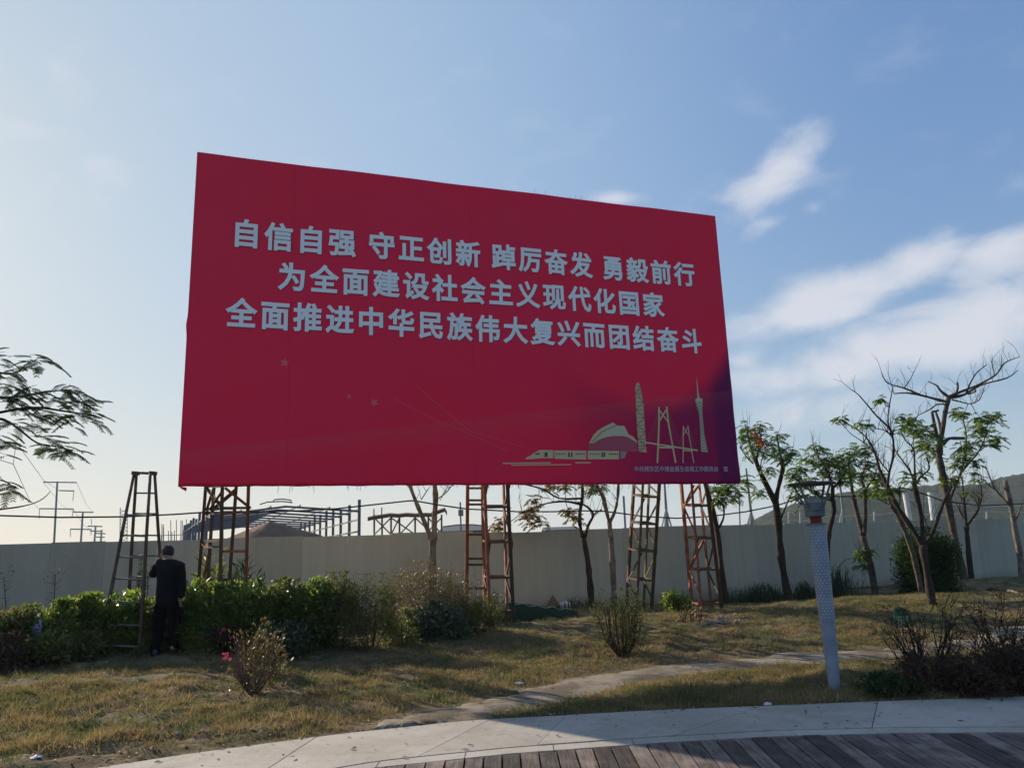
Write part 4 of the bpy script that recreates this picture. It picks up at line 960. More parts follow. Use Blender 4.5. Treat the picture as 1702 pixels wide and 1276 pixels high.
def bare_bush(px, by, ty, hw, label, n=18, lean=0., mat=None):
    b = gh(px, by); Dp = b[1]; h = at(px, ty, Dp)[2]-b[2]; rx = hw*Dp/F
    e = empty('bare_bush', on(b)); tag(e, label, 'bush'); tw = MB()
    for j in range(n):
        a = rng.uniform(0, 2*math.pi); r = rng.uniform(.25, 1); hx = rng.uniform(.55, 1.0)
        end = b + np.array([math.cos(a)*rx*r + lean*rx, math.sin(a)*rx*.7*r, h*hx]); b0 = b+np.array([math.cos(a)*.1, math.sin(a)*.1, -.02])
        pts = [b0]
        for t in (.25, .5, .75, 1): pts.append(b0*(1-t)+end*t + rng.normal(size=3)*.03)
        V, Fc = tube(pts, [.010, .008, .006, .0045, .002], 5, False); part('branch', V, Fc, mat or M['darkbark'], e, True)
        for t in range(1, 5):
            for _ in range(3):
                p = pts[t]; d = rng.normal(size=3)*.5+np.array([math.cos(a)*.4, math.sin(a)*.4, .7]); d /= np.linalg.norm(d); L = rng.uniform(.08, .22)
                m1 = p+d*L*.5; q = p+d*L+rng.normal(size=3)*.03; tw.add(tube([p, m1, q], [.0035, .0025, .0012], 4, False))
                for _k in range(2):
                    d2 = d+rng.normal(size=3)*.7; d2 /= np.linalg.norm(d2); tw.add(tube([m1, m1+d2*L*.5], [.002, .001], 3, False))
    tw.build('twigs', mat or M['darkbark'], e, kind='stuff')
    nn_ = 120; cc = b + np.stack([rng.uniform(-rx, rx, nn_), rng.uniform(-rx*.6, rx*.6, nn_), rng.uniform(.2, 1, nn_)*h], -1)
    V, Fq = leaves(cc, rdir(nn_), rdir(nn_), .035, .015); part('dead_leaves', V, Fq, M['redleaf'], e, kind='stuff')
    return e
bare_bush(1545, 1128, 1008, 82, 'bare dark twiggy bush around the small green sign', 30)
bare_bush(1668, 1120, 1000, 55, 'bare dark twiggy bush at the right edge of the lawn', 22)

def sapling(px, by, ty, D, label, lean=10):
    b = at(px, by, D); b[2] = float(zg(b[0], b[1])); e = empty('dry_sapling', b); tag(e, label, 'sapling')
    t = at(px+lean, ty, D); m_ = (b+t)/2+np.array([.05, 0, 0])
    V, Fc = tube([b, m_, t], [.012, .009, .004], 5); part('stem', V, Fc, M['stem'], e, True); tw = MB()
    for k in range(12):
        s = rng.uniform(.4, 1); p = b*(1-s)+t*s+np.array([.04*math.sin(s*3), 0, 0]); d = rng.normal(size=3); d[2] = abs(d[2]); d /= np.linalg.norm(d); tw.add(tube([p, p+d*rng.uniform(.1, .25)], [.004, .0015], 4, False))
    tw.build('twigs', M['stem'], e, kind='stuff')
    n_ = 26; c = t+rng.normal(size=(n_, 3))*.1; V, Fq = leaves(c, rdir(n_), rdir(n_), .05, .025); part('leaves', V, Fq, M['blueleaf'], e, kind='stuff')
sapling(80, 1030, 955, 14.2, 'thin dry sapling above the hedge before the left wall', 12)
sapling(8, 1030, 960, 14.2, 'thin dry sapling at the far left before the wall', -2)
shrub('young_fir', 232, 1020, 945, 10, M['coniferleaf'], 'small dark conical plant seen between the ladder rungs', 'plant', n=700, L=.07, Wd=.015, D=14.3)

def reeds(px0, px1, by, ty, D, n, label):
    a = at(px0, by, D); b = at(px1, by, D); e0 = (a+b)/2; e0[2] = float(zg(e0[0], e0[1])); e = empty('tall_grass_clump', e0); tag(e, label, 'grass clump')
    V = []; Fc = []
    for k in range(n):
        s = rng.random(); p = a*(1-s)+b*s+np.array([rng.normal()*.1, rng.normal()*.18, 0]); p[2] = float(zg(p[0], p[1], False))-.02
        h = abs(at(px0, ty, D)[2]-p[2])*rng.uniform(.5, 1.0)*(.6+.5*math.sin(s*math.pi)); an = rng.uniform(0, 2*math.pi); le = rng.uniform(.1, .7)*h; dv = np.array([math.cos(an), math.sin(an), 0]); sv = np.array([-math.sin(an), math.cos(an), 0])*.008
        pts = [p, p+dv*le*.25+np.array([0, 0, h*.6]), p+dv*le*.7+np.array([0, 0, h*.95]), p+dv*le*1.25+np.array([0, 0, h*.85])]; o = len(V)
        for i, q in enumerate(pts): w = [1, 1, .7, .1][i]; V += [q-sv*w, q+sv*w]
        for i in range(3): Fc.append((o+2*i, o+2*i+1, o+2*i+3, o+2*i+2))
    part('blades', V, Fc, M['reed'], e, kind='stuff')
reeds(1235, 1305, 1000, 968, 19.0, 300, 'dark tall grass along the wall left of the forked tree')
reeds(1325, 1360, 998, 965, 19.0, 160, 'dark tall grass at the wall between forked tree and lamp')
reeds(1372, 1412, 990, 935, 18.5, 170, 'tallest dark grass clump right behind the lamp post')
reeds(1205, 1232, 1000, 975, 19.0, 70, 'short dark grass by the trunk right of the last lattice leg')
reeds(925, 1000, 1012, 992, 17.6, 140, 'low dark weeds around the foot of the slim dark trunk')

# ------------------------------------------------------------------ trees
TR = .76
class Foliage:
    def __init__(s): s.c = []; s.d = []; s.n = []; s.L = []; s.W = []; s.tw = MB()
def frond(fo, p, d, L, pairs, ll, lw, droop=.6):
    d = np.array(d, float); d /= np.linalg.norm(d); side = np.cross(d, [0, 0, 1.]); side /= np.linalg.norm(side)+1e-9
    pts = []
    for t in np.linspace(0, 1, 5): pts.append(p + d*L*t + np.array([0, 0, -droop*L*t*t]))
    fo.tw.add(tube(pts, [.003, .0028, .0024, .002, .001], 3, False))
    for k in range(pairs):
        t = .18+.82*(k+.5)/pairs; q = p + d*L*t + np.array([0, 0, -droop*L*t*t]); tl = d+np.array([0, 0, -2*droop*t]); tl /= np.linalg.norm(tl)
        for s in (-1, 1):
            dd = side*s*1.0 + tl*.55 + np.array([0, 0, -.25]) + rng.normal(size=3)*.12
            fo.c.append(q); fo.d.append(dd); fo.n.append(np.array([0, 0, 1.])+rng.normal(size=3)*.3); fo.L.append(ll*rng.uniform(.75, 1.15)*(1-.25*abs(t-.5))); fo.W.append(lw*1.25)
def tree(label, D, limbs, clusters, bark='bark', leafm='leaf', nf=1.0, fl=.30, ll=.068, lw=.026, pairs=7, twigs=26, depth=.5, name='tree', ground=True, group=None, orange=None, upright=True):
    x0, y0, r0 = limbs[0][0]; b = at(x0, y0, D)
    if ground: b[2] = float(zg(b[0], b[1], False))-.04
    e = empty(name, b); tag(e, label, 'tree', group); fo = Foliage(); nodes = []
    zoff = {}
    for i, lb_ in enumerate(limbs):
        dd = 0 if i == 0 else rng.uniform(-depth, depth)
        pts = []; rad = []
        # densify with a spline-like subdivision and jitter
        P = np.array(lb_, float); m_ = len(P); T = np.linspace(0, m_-1, (m_-1)*3+1)
        for t in T:
            k = min(int(t), m_-2); f_ = t-k; p0 = P[max(k-1, 0)]; p1 = P[k]; p2 = P[k+1]; p3 = P[min(k+2, m_-1)]
            q = .5*((2*p1)+(-p0+p2)*f_+(2*p0-5*p1+4*p2-p3)*f_**2+(-p0+3*p1-3*p2+p3)*f_**3)
            w = t/(m_-1); Dl = D + dd*w**1.0*min(1, (m_-1)/3)
            pt = at(q[0], q[1], Dl); pts.append(pt); rad.append(max(q[2]*TR, .35)*Dl/F*(1+.10*rng.normal() if 0 < t < m_-1 else 1))
        if i == 0 and ground: pts[0][2] = b[2]; rad[0] *= 1.12
        nodes += [(pts[j], rad[j]) for j in range(len(pts)) if i > 0 or j > len(pts)*.5]
        V, Fc = tube(pts, rad, 9 if i == 0 else 7); part('trunk' if i == 0 else 'branch', V, Fc, M[bark], e, True)
    NP = np.array([n_[0] for n_ in nodes]); NR = np.array([n_[1] for n_ in nodes]); thin = NP[NR < np.percentile(NR, 70)]
    for c in clusters:
        cx, cy, r = c[:3]; Dc = D+rng.uniform(-depth, depth)*.8; cp = at(cx, cy, Dc); R = r*Dc/F
        j = np.argmin(np.linalg.norm(NP-cp-np.array([0, 0, -.1]), axis=1)); p0 = NP[j]
        if np.linalg.norm(p0-cp) > .06: mid = p0*.5+cp*.5+np.array([0, 0, -.06]); fo.tw.add(tube([p0, mid, cp], [.010, .007, .004], 5, False))
        k = max(6, int(nf*(8+R*80)))
        for _ in range(k):
            a = rng.uniform(0, 2*math.pi); o = rng.normal(size=3)*R*.42; p = cp+o*np.array([1, 1, .75])
            fo.tw.add(tube([cp+o*.1, p], [.004, .0025], 3, False))
            d = np.array([math.cos(a), math.sin(a)*.8, rng.uniform(-.1, .55)])+o/(R+1e-6)*.35
            frond(fo, p, d, fl*rng.uniform(.6, 1.1)*min(1, .55+R), pairs, ll, lw, rng.uniform(.2, .8))
    if len(fo.c):
        V, Fq = leaves(np.array(fo.c), np.array(fo.d), np.array(fo.n), np.array(fo.L), np.array(fo.W)); part('foliage', V, Fq, M[leafm], e, kind='stuff')
    if orange:
        for (cx, cy) in orange:
            c = at(cx, cy, D); n_ = 60; P = c+rng.normal(size=(n_, 3))*.06; V, Fq = leaves(P, rdir(n_), rdir(n_), .09, .035); part('orange_leaves', V, Fq, M['orange'], e)
    for k in range(int(twigs*1.7)):
        p = thin[rng.integers(len(thin))]; d = np.array([rng.normal()*.45, rng.normal()*.4, 1.0 if upright else rng.normal()]); d /= np.linalg.norm(d); L = rng.uniform(.15, .6)
        m1 = p+d*L*.5+rng.normal(size=3)*.015; q = m1+(d+rng.normal(size=3)*.25)*L*.5; fo.tw.add(tube([p, m1, q], [.006, .004, .002], 4, False))
        d2 = d+rng.normal(size=3)*.4; fo.tw.add(tube([m1, m1+d2/np.linalg.norm(d2)*L*.4], [.003, .0015], 3, False))
    if len(fo.tw.V): fo.tw.build('twigs', M['darkbark'], e, kind='stuff')
    return e
tree('pale two stemmed trunk rising behind the bush and under the banner', 16.6,
     [[(719, 952, 8.5), (719, 905, 8), (720, 893, 9)], [(717, 896, 6), (706, 868, 5), (695, 842, 4.3), (682, 808, 3.8), (670, 760, 3.2), (662, 700, 2)], [(722, 896, 7), (722, 862, 6), (724, 830, 5.5), (722, 802, 5), (716, 755, 4), (720, 690, 2.5)],
      [(684, 815, 1.6), (676, 806, 1.2), (668, 800, 1)], [(726, 830, 1.5), (742, 818, 1.2), (752, 806, 1), (768, 800, .8)], [(700, 830, 1.2), (712, 812, 1)]], [(745, 800, 10)], 'palebark', twigs=14, nf=.4)
tree('slim dark trunk with yellowing leaves reaching left, right of the middle tower', 18.0,
     [[(984, 1010, 7), (980, 960, 6.3), (976, 925, 6), (969, 893, 6)], [(969, 895, 5), (964, 872, 4), (964, 850, 4), (968, 825, 4), (967, 790, 3), (962, 740, 2)], [(972, 892, 4), (978, 872, 3.5), (986, 855, 3), (976, 842, 2.4), (960, 834, 2)],
      [(965, 838, 3), (940, 833, 2.5), (910, 836, 2), (885, 845, 1.5), (868, 852, 1)], [(968, 828, 2.5), (930, 828, 2.2), (905, 814, 2), (878, 806, 1.8), (855, 803, 1)], [(986, 856, 2), (1000, 846, 1.5)]],
     [(883, 850, 20), (875, 862, 16), (898, 868, 16), (890, 833, 15), (947, 850, 16), (958, 862, 14), (940, 808, 16), (915, 806, 14), (985, 808, 14), (832, 870, 13), (822, 878, 10)], 'darkbark', 'leafy', nf=1.0, fl=.24, twigs=20)
tree('grey trunk dividing in two just left of the mossy lattice leg', 17.4,
     [[(1021, 996, 6.5), (1019, 950, 6), (1016, 905, 5.5), (1013, 868, 5.5)], [(1013, 870, 5), (1007, 845, 5), (1001, 822, 4.5), (990, 802, 3.5), (980, 760, 2.5)], [(1013, 868, 4.5), (1021, 852, 3.5), (1026, 832, 3.2), (1028, 803, 3), (1030, 760, 2)], [(998, 815, 2), (985, 806, 1.5), (972, 802, 1)]],
     [(1000, 806, 13), (985, 815, 12), (965, 800, 12), (1005, 790, 12)], 'palebark', 'leaf', twigs=12, nf=.7)
tree('dark curved trunk behind the rightmost lattice leg', 17.6,
     [[(1206, 1004, 7), (1200, 950, 6.5), (1194, 895, 6), (1190, 872, 6), (1183, 842, 5.5), (1173, 806, 5), (1162, 760, 4), (1155, 700, 3)], [(1194, 878, 2.4), (1202, 862, 2.2), (1203, 845, 2), (1197, 834, 1.6), (1188, 828, 1.2)], [(1182, 840, 2), (1195, 820, 1.6), (1210, 810, 1.2), (1230, 800, 1)]],
     [(1200, 820, 18), (1210, 812, 18), (1222, 822, 15), (1190, 812, 14), (1236, 800, 13), (1196, 835, 12)], 'darkbark', 'leaf', twigs=14, nf=1.1)
tree('forked tree with an orange leaf cluster, right beside the banner', 18.6,
     [[(1313, 1008, 9), (1305, 965, 7.5), (1297, 915, 7.5), (1293, 865, 7), (1289, 832, 7)], [(1289, 836, 6.5), (1277, 812, 6), (1264, 786, 5), (1256, 765, 4.5), (1248, 745, 3), (1243, 722, 2), (1238, 705, 1.2)], [(1288, 834, 6), (1294, 808, 5), (1299, 788, 5), (1301, 774, 5), (1297, 755, 2), (1291, 722, 1.5)],
      [(1256, 766, 3), (1262, 745, 2), (1264, 720, 1.3)], [(1302, 776, 3), (1312, 765, 2), (1317, 750, 1.2)], [(1293, 872, 2.6), (1301, 854, 2), (1309, 835, 1.5), (1318, 815, 1)], [(1268, 795, 1.6), (1264, 775, 1.2), (1270, 750, 1)], [(1252, 770, 1.8), (1240, 758, 1.3), (1230, 742, 1)]],
     [(1263, 712, 14), (1250, 728, 20), (1268, 735, 18), (1240, 712, 11), (1256, 748, 18), (1291, 728, 15), (1300, 752, 18), (1318, 755, 15), (1285, 752, 14), (1278, 785, 14), (1303, 765, 10), (1262, 818, 9), (1235, 725, 10)], 'darkbark', 'leaf', twigs=30, nf=1.0, orange=[(1257, 721), (1265, 738)])
tree('slim curved tree half hidden behind the garden lamp', 17.2,
     [[(1372, 988, 6), (1374, 940, 5.5), (1376, 900, 5.2), (1380, 874, 5), (1386, 850, 4.6), (1384, 826, 4.2), (1384, 806, 4)], [(1384, 810, 3), (1376, 785, 2.2), (1362, 762, 1.6), (1352, 745, 1)], [(1384, 812, 3), (1396, 798, 2), (1406, 785, 1.5)], [(1383, 832, 2), (1366, 826, 1.8), (1350, 818, 1.5), (1335, 805, 1)]],
     [(1358, 748, 16), (1350, 765, 14), (1375, 765, 18), (1370, 785, 16), (1340, 800, 18), (1325, 805, 16), (1325, 825, 15), (1395, 785, 18), (1360, 820, 12), (1385, 770, 16), (1318, 790, 9), (1400, 800, 12), (1328, 780, 11)], 'darkbark', 'leaf', twigs=24, nf=1.15)
tree('two stemmed tree just right of the lamp with a leafy sprig low on its trunk', 18.9,
     [[(1456, 1000, 8), (1450, 955, 7), (1441, 915, 6.5), (1434, 890, 6.5)], [(1434, 892, 5), (1427, 862, 5), (1419, 830, 4.8), (1414, 798, 4.2), (1410, 770, 2.5)], [(1436, 890, 4.5), (1438, 860, 4.5), (1438, 830, 4.3), (1437, 812, 4), (1432, 796, 2.4), (1438, 775, 1.5)], [(1437, 815, 2.4), (1448, 800, 1.8), (1456, 785, 1.2)], [(1445, 935, 2), (1436, 928, 1.5), (1425, 922, 1)]],
     [(1412, 768, 18), (1425, 750, 18), (1438, 748, 14), (1406, 782, 15), (1440, 772, 16), (1448, 790, 17), (1440, 815, 13), (1455, 810, 14), (1428, 925, 13), (1438, 918, 12), (1436, 940, 8), (1420, 790, 14), (1462, 790, 12), (1400, 757, 12)], 'bark', 'leaf', twigs=30, nf=1.05)
tree('wide forked tree nearest the camera with long bare upswept branches', 14.3,
     [[(1553, 1024, 10), (1546, 980, 8), (1538, 935, 7.2), (1534, 905, 7.6)], [(1533, 908, 6), (1520, 884, 6), (1500, 855, 5.2), (1484, 828, 5), (1474, 805, 4.5), (1462, 780, 3), (1456, 758, 2.5), (1444, 732, 2), (1424, 713, 1.5), (1399, 700, 1)],
      [(1534, 905, 5.5), (1533, 875, 5.2), (1528, 842, 5), (1521, 810, 4.6), (1520, 798, 4)], [(1540, 903, 4.6), (1550, 885, 4), (1560, 858, 3.4), (1568, 835, 3), (1576, 820, 2.6), (1582, 808, 2)],
      [(1475, 808, 3), (1478, 785, 2.6), (1485, 755, 2.5), (1483, 722, 2.2), (1472, 705, 2), (1458, 692, 1.8), (1441, 672, 1.5), (1426, 655, 1.2), (1414, 647, .8)], [(1482, 722, 1.8), (1476, 700, 1.5), (1478, 675, 1.2), (1484, 645, .8)],
      [(1520, 803, 2.5), (1512, 782, 2), (1500, 765, 1.7), (1488, 748, 1.2)], [(1521, 800, 2.5), (1520, 770, 2), (1518, 745, 1.6), (1505, 732, 1.3), (1497, 715, 1)], [(1522, 802, 2.4), (1533, 790, 1.8), (1545, 778, 1.4), (1540, 762, 1)],
      [(1478, 785, 1.8), (1464, 768, 1.4), (1452, 750, 1.2), (1436, 735, 1)], [(1483, 725, 1.5), (1470, 715, 1.2), (1455, 712, 1)], [(1545, 890, 1.5), (1540, 872, 1.2), (1535, 855, .9)]],
     [(1466, 664, 7), (1458, 668, 6), (1400, 698, 7), (1392, 697, 5), (1432, 704, 7), (1442, 706, 6), (1500, 695, 12), (1512, 702, 13), (1520, 715, 10), (1506, 790, 9), (1530, 788, 9), (1515, 800, 8), (1460, 800, 8), (1472, 818, 7)], 'darkbark', 'leaf', twigs=60, nf=.8, fl=.22, ll=.055, lw=.02, depth=.7)
tree('leaning trunk rising left out of the dark rounded bush', 17.6,
     [[(1532, 985, 6), (1520, 930, 5.5), (1512, 903, 5.2), (1500, 872, 5), (1490, 852, 4.6), (1480, 838, 4.2)], [(1482, 840, 3.4), (1473, 815, 2.4), (1466, 790, 1.8), (1456, 770, 1)], [(1490, 852, 2), (1496, 830, 1.6), (1494, 805, 1)], [(1482, 842, 2), (1466, 832, 1.6), (1452, 826, 1)]],
     [(1478, 815, 8), (1460, 820, 9), (1490, 815, 7)], 'bark', 'leaf', twigs=22, nf=.8)
tree('tallest tree with a pollarded top and long bare crown branches', 21.0,
     [[(1604, 970, 9.5), (1595, 930, 8), (1586, 890, 7.6), (1578, 850, 7.6), (1572, 815, 7.4), (1566, 785, 7.2), (1561, 758, 7), (1562, 736, 6.2), (1567, 712, 5), (1571, 685, 5.2), (1577, 660, 5)],
      [(1575, 668, 4), (1558, 664, 3.4), (1532, 657, 2.8), (1508, 653, 2), (1486, 654, 1.2)], [(1532, 657, 2.2), (1516, 650, 2), (1500, 644, 1.8), (1476, 637, 1.4), (1468, 626, 1.1), (1465, 618, .8)],
      [(1577, 660, 4.2), (1594, 652, 3), (1620, 642, 2.2), (1640, 632, 2), (1656, 622, 1.6), (1668, 605, 1.4), (1680, 598, 1), (1695, 593, .7)], [(1580, 660, 4), (1602, 656, 3), (1630, 640, 2), (1660, 632, 1.8), (1678, 626, 1.3), (1692, 615, .8)],
      [(1606, 654, 2.4), (1612, 638, 1.8), (1622, 621, 1.5), (1632, 612, 1.1), (1640, 606, .8)], [(1582, 664, 2), (1598, 668, 1.6), (1614, 671, 1.3), (1628, 664, 1), (1634, 650, .8)],
      [(1577, 660, 3.6), (1564, 650, 2.6), (1556, 640, 1.6), (1542, 634, 1)], [(1572, 672, 2), (1558, 672, 1.6), (1546, 680, 1.3), (1526, 690, .9)], [(1562, 742, 4.6), (1555, 715, 3.6), (1549, 684, 3)], [(1566, 735, 4), (1562, 705, 3.2), (1555, 684, 2.6)],
      [(1567, 738, 4.6), (1576, 729, 4), (1590, 728, 3.6), (1604, 728, 3)], [(1575, 838, 4), (1586, 812, 3.2), (1596, 788, 2.6), (1603, 760, 2.2), (1606, 725, 1.8), (1600, 692, 1.2)], [(1598, 785, 2), (1612, 768, 1.8), (1628, 748, 1.5), (1640, 720, 1.1)],
      [(1560, 765, 3), (1550, 752, 2.2), (1538, 740, 1.6)], [(1580, 872, 3), (1570, 830, 2)], [(1486, 654, 1), (1482, 640, .7)], [(1502, 645, 1.2), (1512, 632, 1), (1520, 616, .7)], [(1654, 624, 1.1), (1650, 612, .9), (1648, 600, .6)], [(1550, 684, 2.4), (1560, 682, 2)], [(1588, 656, 2.4), (1592, 645, 2.4), (1591, 636, 2.2)], [(1610, 655, 1.6), (1622, 650, 1.6), (1618, 645, 1)]],
     [(1500, 712, 15), (1515, 702, 16), (1532, 725, 20), (1542, 715, 18), (1545, 740, 16), (1530, 742, 14), (1590, 685, 12), (1598, 690, 9), (1640, 700, 18), (1652, 692, 14), (1625, 715, 18), (1640, 722, 16), (1612, 738, 18), (1658, 728, 12), (1603, 760, 15), (1620, 770, 14), (1590, 770, 12), (1585, 798, 12), (1572, 800, 10), (1598, 745, 14), (1645, 740, 10), (1630, 695, 12), (1555, 755, 9)], 'bark', 'leaf', twigs=70, nf=.9, fl=.3, ll=.08, lw=.032, depth=.9)
tree('small twiggy tree right of the tallest trunk', 22.2,
     [[(1616, 970, 6), (1611, 930, 5.3), (1608, 895, 5), (1606, 872, 5)], [(1606, 874, 3), (1604, 850, 2.6), (1602, 825, 2), (1600, 800, 1.2)], [(1608, 872, 3), (1617, 860, 2.6), (1626, 846, 2.2), (1628, 828, 1.4)], [(1606, 868, 2), (1597, 852, 1.8), (1592, 840, 1.2)], [(1627, 842, 1.5), (1632, 825, 1.2), (1630, 805, .8)]],
     [(1610, 818, 8), (1618, 790, 12), (1628, 800, 8)], 'darkbark', 'leaf', twigs=50, nf=.7)
tree('pale leaning trunk at the right edge with a bare side branch', 20.6,
     [[(1700, 962, 7.5), (1694, 915, 6.4), (1687, 880, 6), (1682, 850, 5.6), (1677, 828, 5.2), (1671, 798, 4.4)], [(1680, 842, 3), (1668, 828, 2.2), (1654, 812, 1.9), (1646, 795, 1.6), (1638, 775, 1)], [(1652, 812, 1.5), (1642, 805, 1.1), (1632, 796, .8)], [(1686, 870, 2), (1694, 850, 1.6), (1698, 838, 1.2)]], [], 'palebark', twigs=16)

# feathery tree reaching in from the left
lt_limbs = [[(-330, 1160, 22), (-325, 1000, 18), (-300, 860, 15), (-260, 760, 12)], [(-262, 765, 9), (-180, 705, 7), (-90, 690, 5), (-20, 688, 3.4), (50, 677, 2.8), (100, 682, 2), (150, 690, 1.3)], [(-180, 705, 6), (-120, 670, 4), (-50, 660, 3), (20, 660, 2.4), (70, 652, 1.8), (118, 647, 1)],
            [(-120, 692, 4), (-50, 690, 3.2), (5, 697, 2.8), (35, 716, 2.4), (62, 736, 1.8), (95, 742, 1)], [(-150, 685, 4), (-80, 640, 3), (-20, 618, 2.2), (22, 622, 1.6), (45, 604, 1.2), (62, 597, .8)], [(-260, 800, 6), (-150, 830, 4), (-60, 850, 2.4), (10, 845, 1.7), (50, 838, 1.3), (72, 828, 1), (84, 816, .7)],
            [(-200, 790, 4), (-100, 810, 3), (-30, 820, 2), (15, 812, 1.2)], [(-200, 720, 4), (-90, 740, 3), (-20, 745, 2), (5, 742, 1.2)], [(-140, 640, 3), (-60, 590, 2), (0, 580, 1)]]
lt = tree('feathery leaved tree reaching into the picture from the left edge', 9.0, lt_limbs, [], 'darkbark', twigs=0, depth=.35)
fo = Foliage()
def bipinnate(p, d, L, droop=.5, np_=7, pl_=.07):
    d = np.array(d, float); d /= np.linalg.norm(d); side = np.cross(d, [0, 0, 1.]); side /= np.linalg.norm(side)+1e-9
    fo.tw.add(tube([p, p+d*L*.5+np.array([0, 0, -droop*L*.25]), p+d*L+np.array([0, 0, -droop*L])], [.003, .0022, .001], 3, False))
    for k in range(np_):
        t = .2+.8*(k+.5)/np_; q = p+d*L*t+np.array([0, 0, -droop*L*t*t])
        for s in (-1, 1):
            dd = side*s + d*.75 + np.array([0, 0, -.35-droop*t]); dd /= np.linalg.norm(dd); PL = pl_*(1.1-.5*t)*rng.uniform(.85, 1.1); sd2 = np.cross(dd, [0, 0, 1.]); sd2 /= np.linalg.norm(sd2)
            for j in range(9):
                u = (j+.7)/9; qq = q+dd*PL*u
                for s2 in (-1, 1): fo.c.append(qq); fo.d.append(sd2*s2+dd*.5+np.array([0, 0, -.15])); fo.n.append(np.array([0, 0, 1.])+rng.normal(size=3)*.2); fo.L.append(.019*(1-.3*u)); fo.W.append(.0085)
for (cx, cy, r, k) in [(5, 590, 14, 5), (20, 632, 16, 7), (55, 600, 12, 5), (70, 605, 8, 4), (12, 618, 12, 4), (25, 650, 20, 8), (52, 648, 14, 6), (105, 652, 14, 7), (122, 662, 16, 8), (138, 668, 12, 6), (8, 672, 16, 6), (40, 680, 18, 7), (72, 684, 16, 7), (100, 690, 16, 8),
                       (128, 688, 14, 6), (152, 692, 10, 5), (50, 700, 14, 5), (15, 706, 14, 5), (70, 738, 12, 5), (92, 742, 16, 8), (112, 750, 14, 7), (0, 728, 14, 5), (8, 740, 8, 3), (5, 800, 12, 5), (18, 815, 9, 4), (-40, 640, 40, 12), (-60, 700, 40, 12), (-50, 780, 30, 8), (-130, 650, 50, 12), (-130, 740, 50, 10), (-210, 690, 50, 10), (85, 665, 12, 4)]:
    Dc = 9.0+rng.uniform(-.3, .3); cp = at(cx, cy, Dc); R = r*Dc/F
    for _ in range(int(k*1.7)):
        o = rng.normal(size=3)*R*.6; a = rng.normal()*.9; bipinnate(cp+o, (math.cos(a)*rng.choice([1, 1, 1, -.6]), math.sin(a), rng.uniform(-.15, .35)), rng.uniform(.16, .27), rng.uniform(.2, .7))
V, Fq = leaves(np.array(fo.c), np.array(fo.d), np.array(fo.n), np.array(fo.L), np.array(fo.W)); part('foliage', V, Fq, M['fern'], lt, kind='stuff')
fo.tw.build('leaf_stalks', M['stem'], lt, kind='stuff')

# ------------------------------------------------------------------ overhead cable
cp_ = [(-80, 852), (0, 856.5), (100, 859.5), (205, 858.5), (290, 854.5), (340, 851), (430, 850.5), (500, 848.5), (560, 845), (620, 838.5), (680, 832), (690, 832), (730, 839), (775, 845.5), (860, 850), (920, 850), (965, 848.5), (1000, 849), (1030, 852.5), (1070, 858), (1125, 861), (1180, 858), (1240, 850), (1290, 840), (1332, 827), (1388, 825), (1433, 824.5), (1465, 821), (1500, 810), (1540, 822), (1566, 832), (1627, 840), (1702, 837), (1780, 830)]
pts = []
for i in range(len(cp_)-1):
    for t in (0, .5): x = cp_[i][0]*(1-t)+cp_[i+1][0]*t; y = cp_[i][1]*(1-t)+cp_[i+1][1]*t; pts.append(at(x, y, float(np.interp(x, [-80, 700, 1780], [14.0, 16.5, 20.5]))))
V, Fc = tube(pts, .017, 6); part('overhead_cable', V, Fc, M['cable'], None, True, label='black cable sagging along above the cream wall', cat='cable')

# ------------------------------------------------------------------ beyond the wall
def post(px, y0, y1, D, r, mat, name='post', parent=None, px1=None, n=6):
    V, Fc = tube([at(px if px1 is None else px1, y1, D), at(px, y0, D)], r, n); return part(name, V, Fc, mat, parent)
# steel building frame
sf = empty('steel_building_frame', (0, 60, -.3)); tag(sf, 'steel frame of a hall under construction behind the wall', 'building frame')
near = dict(D=60, xl=352, xr=597, ye=849.5, ya=838); 
LN = at(352, 852, 60); RN = at(597, 849.5, 60); LF = at(306, 884, 97); RF = at(500, 876, 97); ez = RN[2]
NF = 10
def fpt(s, side):
    a, b = ((LN, LF), (RN, RF))[side]; p = a*(1-s)+b*s; return np.array([p[0], p[1], ez])
for k in range(NF):
    s = (k/(NF-1))**1.0; L_ = fpt(s, 0); R_ = fpt(s, 1); Mi = (L_+R_)/2+np.array([0, 0, .55])
    fr_ = empty('portal_frame', np.array([0, 0, 0])); fr_.parent = sf
    for q in (L_, R_):
        V, Fc = beam(np.array([q[0], q[1], -.3]), np.array([q[0], q[1], q[2]+.6+.5*random.random()]), .22); part('column', V, Fc, M['steelblue'], fr_)
    for q in (L_, R_): V, Fc = beam(q, Mi, .10, .16); part('rafter', V, Fc, M['steelblue'], fr_)
for w in (0, .2, .4, .6, .8, 1.0):
    pr = []
    for s in (0, 1):
        L_ = fpt(s, 0); R_ = fpt(s, 1); p = L_*(1-w)+R_*w; p = p+np.array([0, 0, .55*(1-abs(2*w-1))+.16]); pr.append(p)
    V, Fc = beam(pr[0], pr[1], .10, .10); part('purlin', V, Fc, M['steelblue'], sf)
for z in (1.4, 2.3, 3.2, 4.1):
    for sd in (1,):
        a = fpt(0, sd); b = fpt(1, sd); V, Fc = beam(np.array([a[0], a[1], z]), np.array([b[0], b[1], z]), .1, .12); part('girt', V, Fc, M['steelblue'], sf)
a = fpt(0, 0)*.5+fpt(0, 1)*.5; b = fpt(1, 0)*.5+fpt(1, 1)*.5
for y_, hh_ in ((831, 0), (829.5, 0)): pass
V, Fc = tube([at(432, 838, 62), at(445, 834, 62), at(470, 833, 62), at(486, 835, 62)], .05, 5); part('ridge_hoop', V, Fc, M['steelblue'], sf)
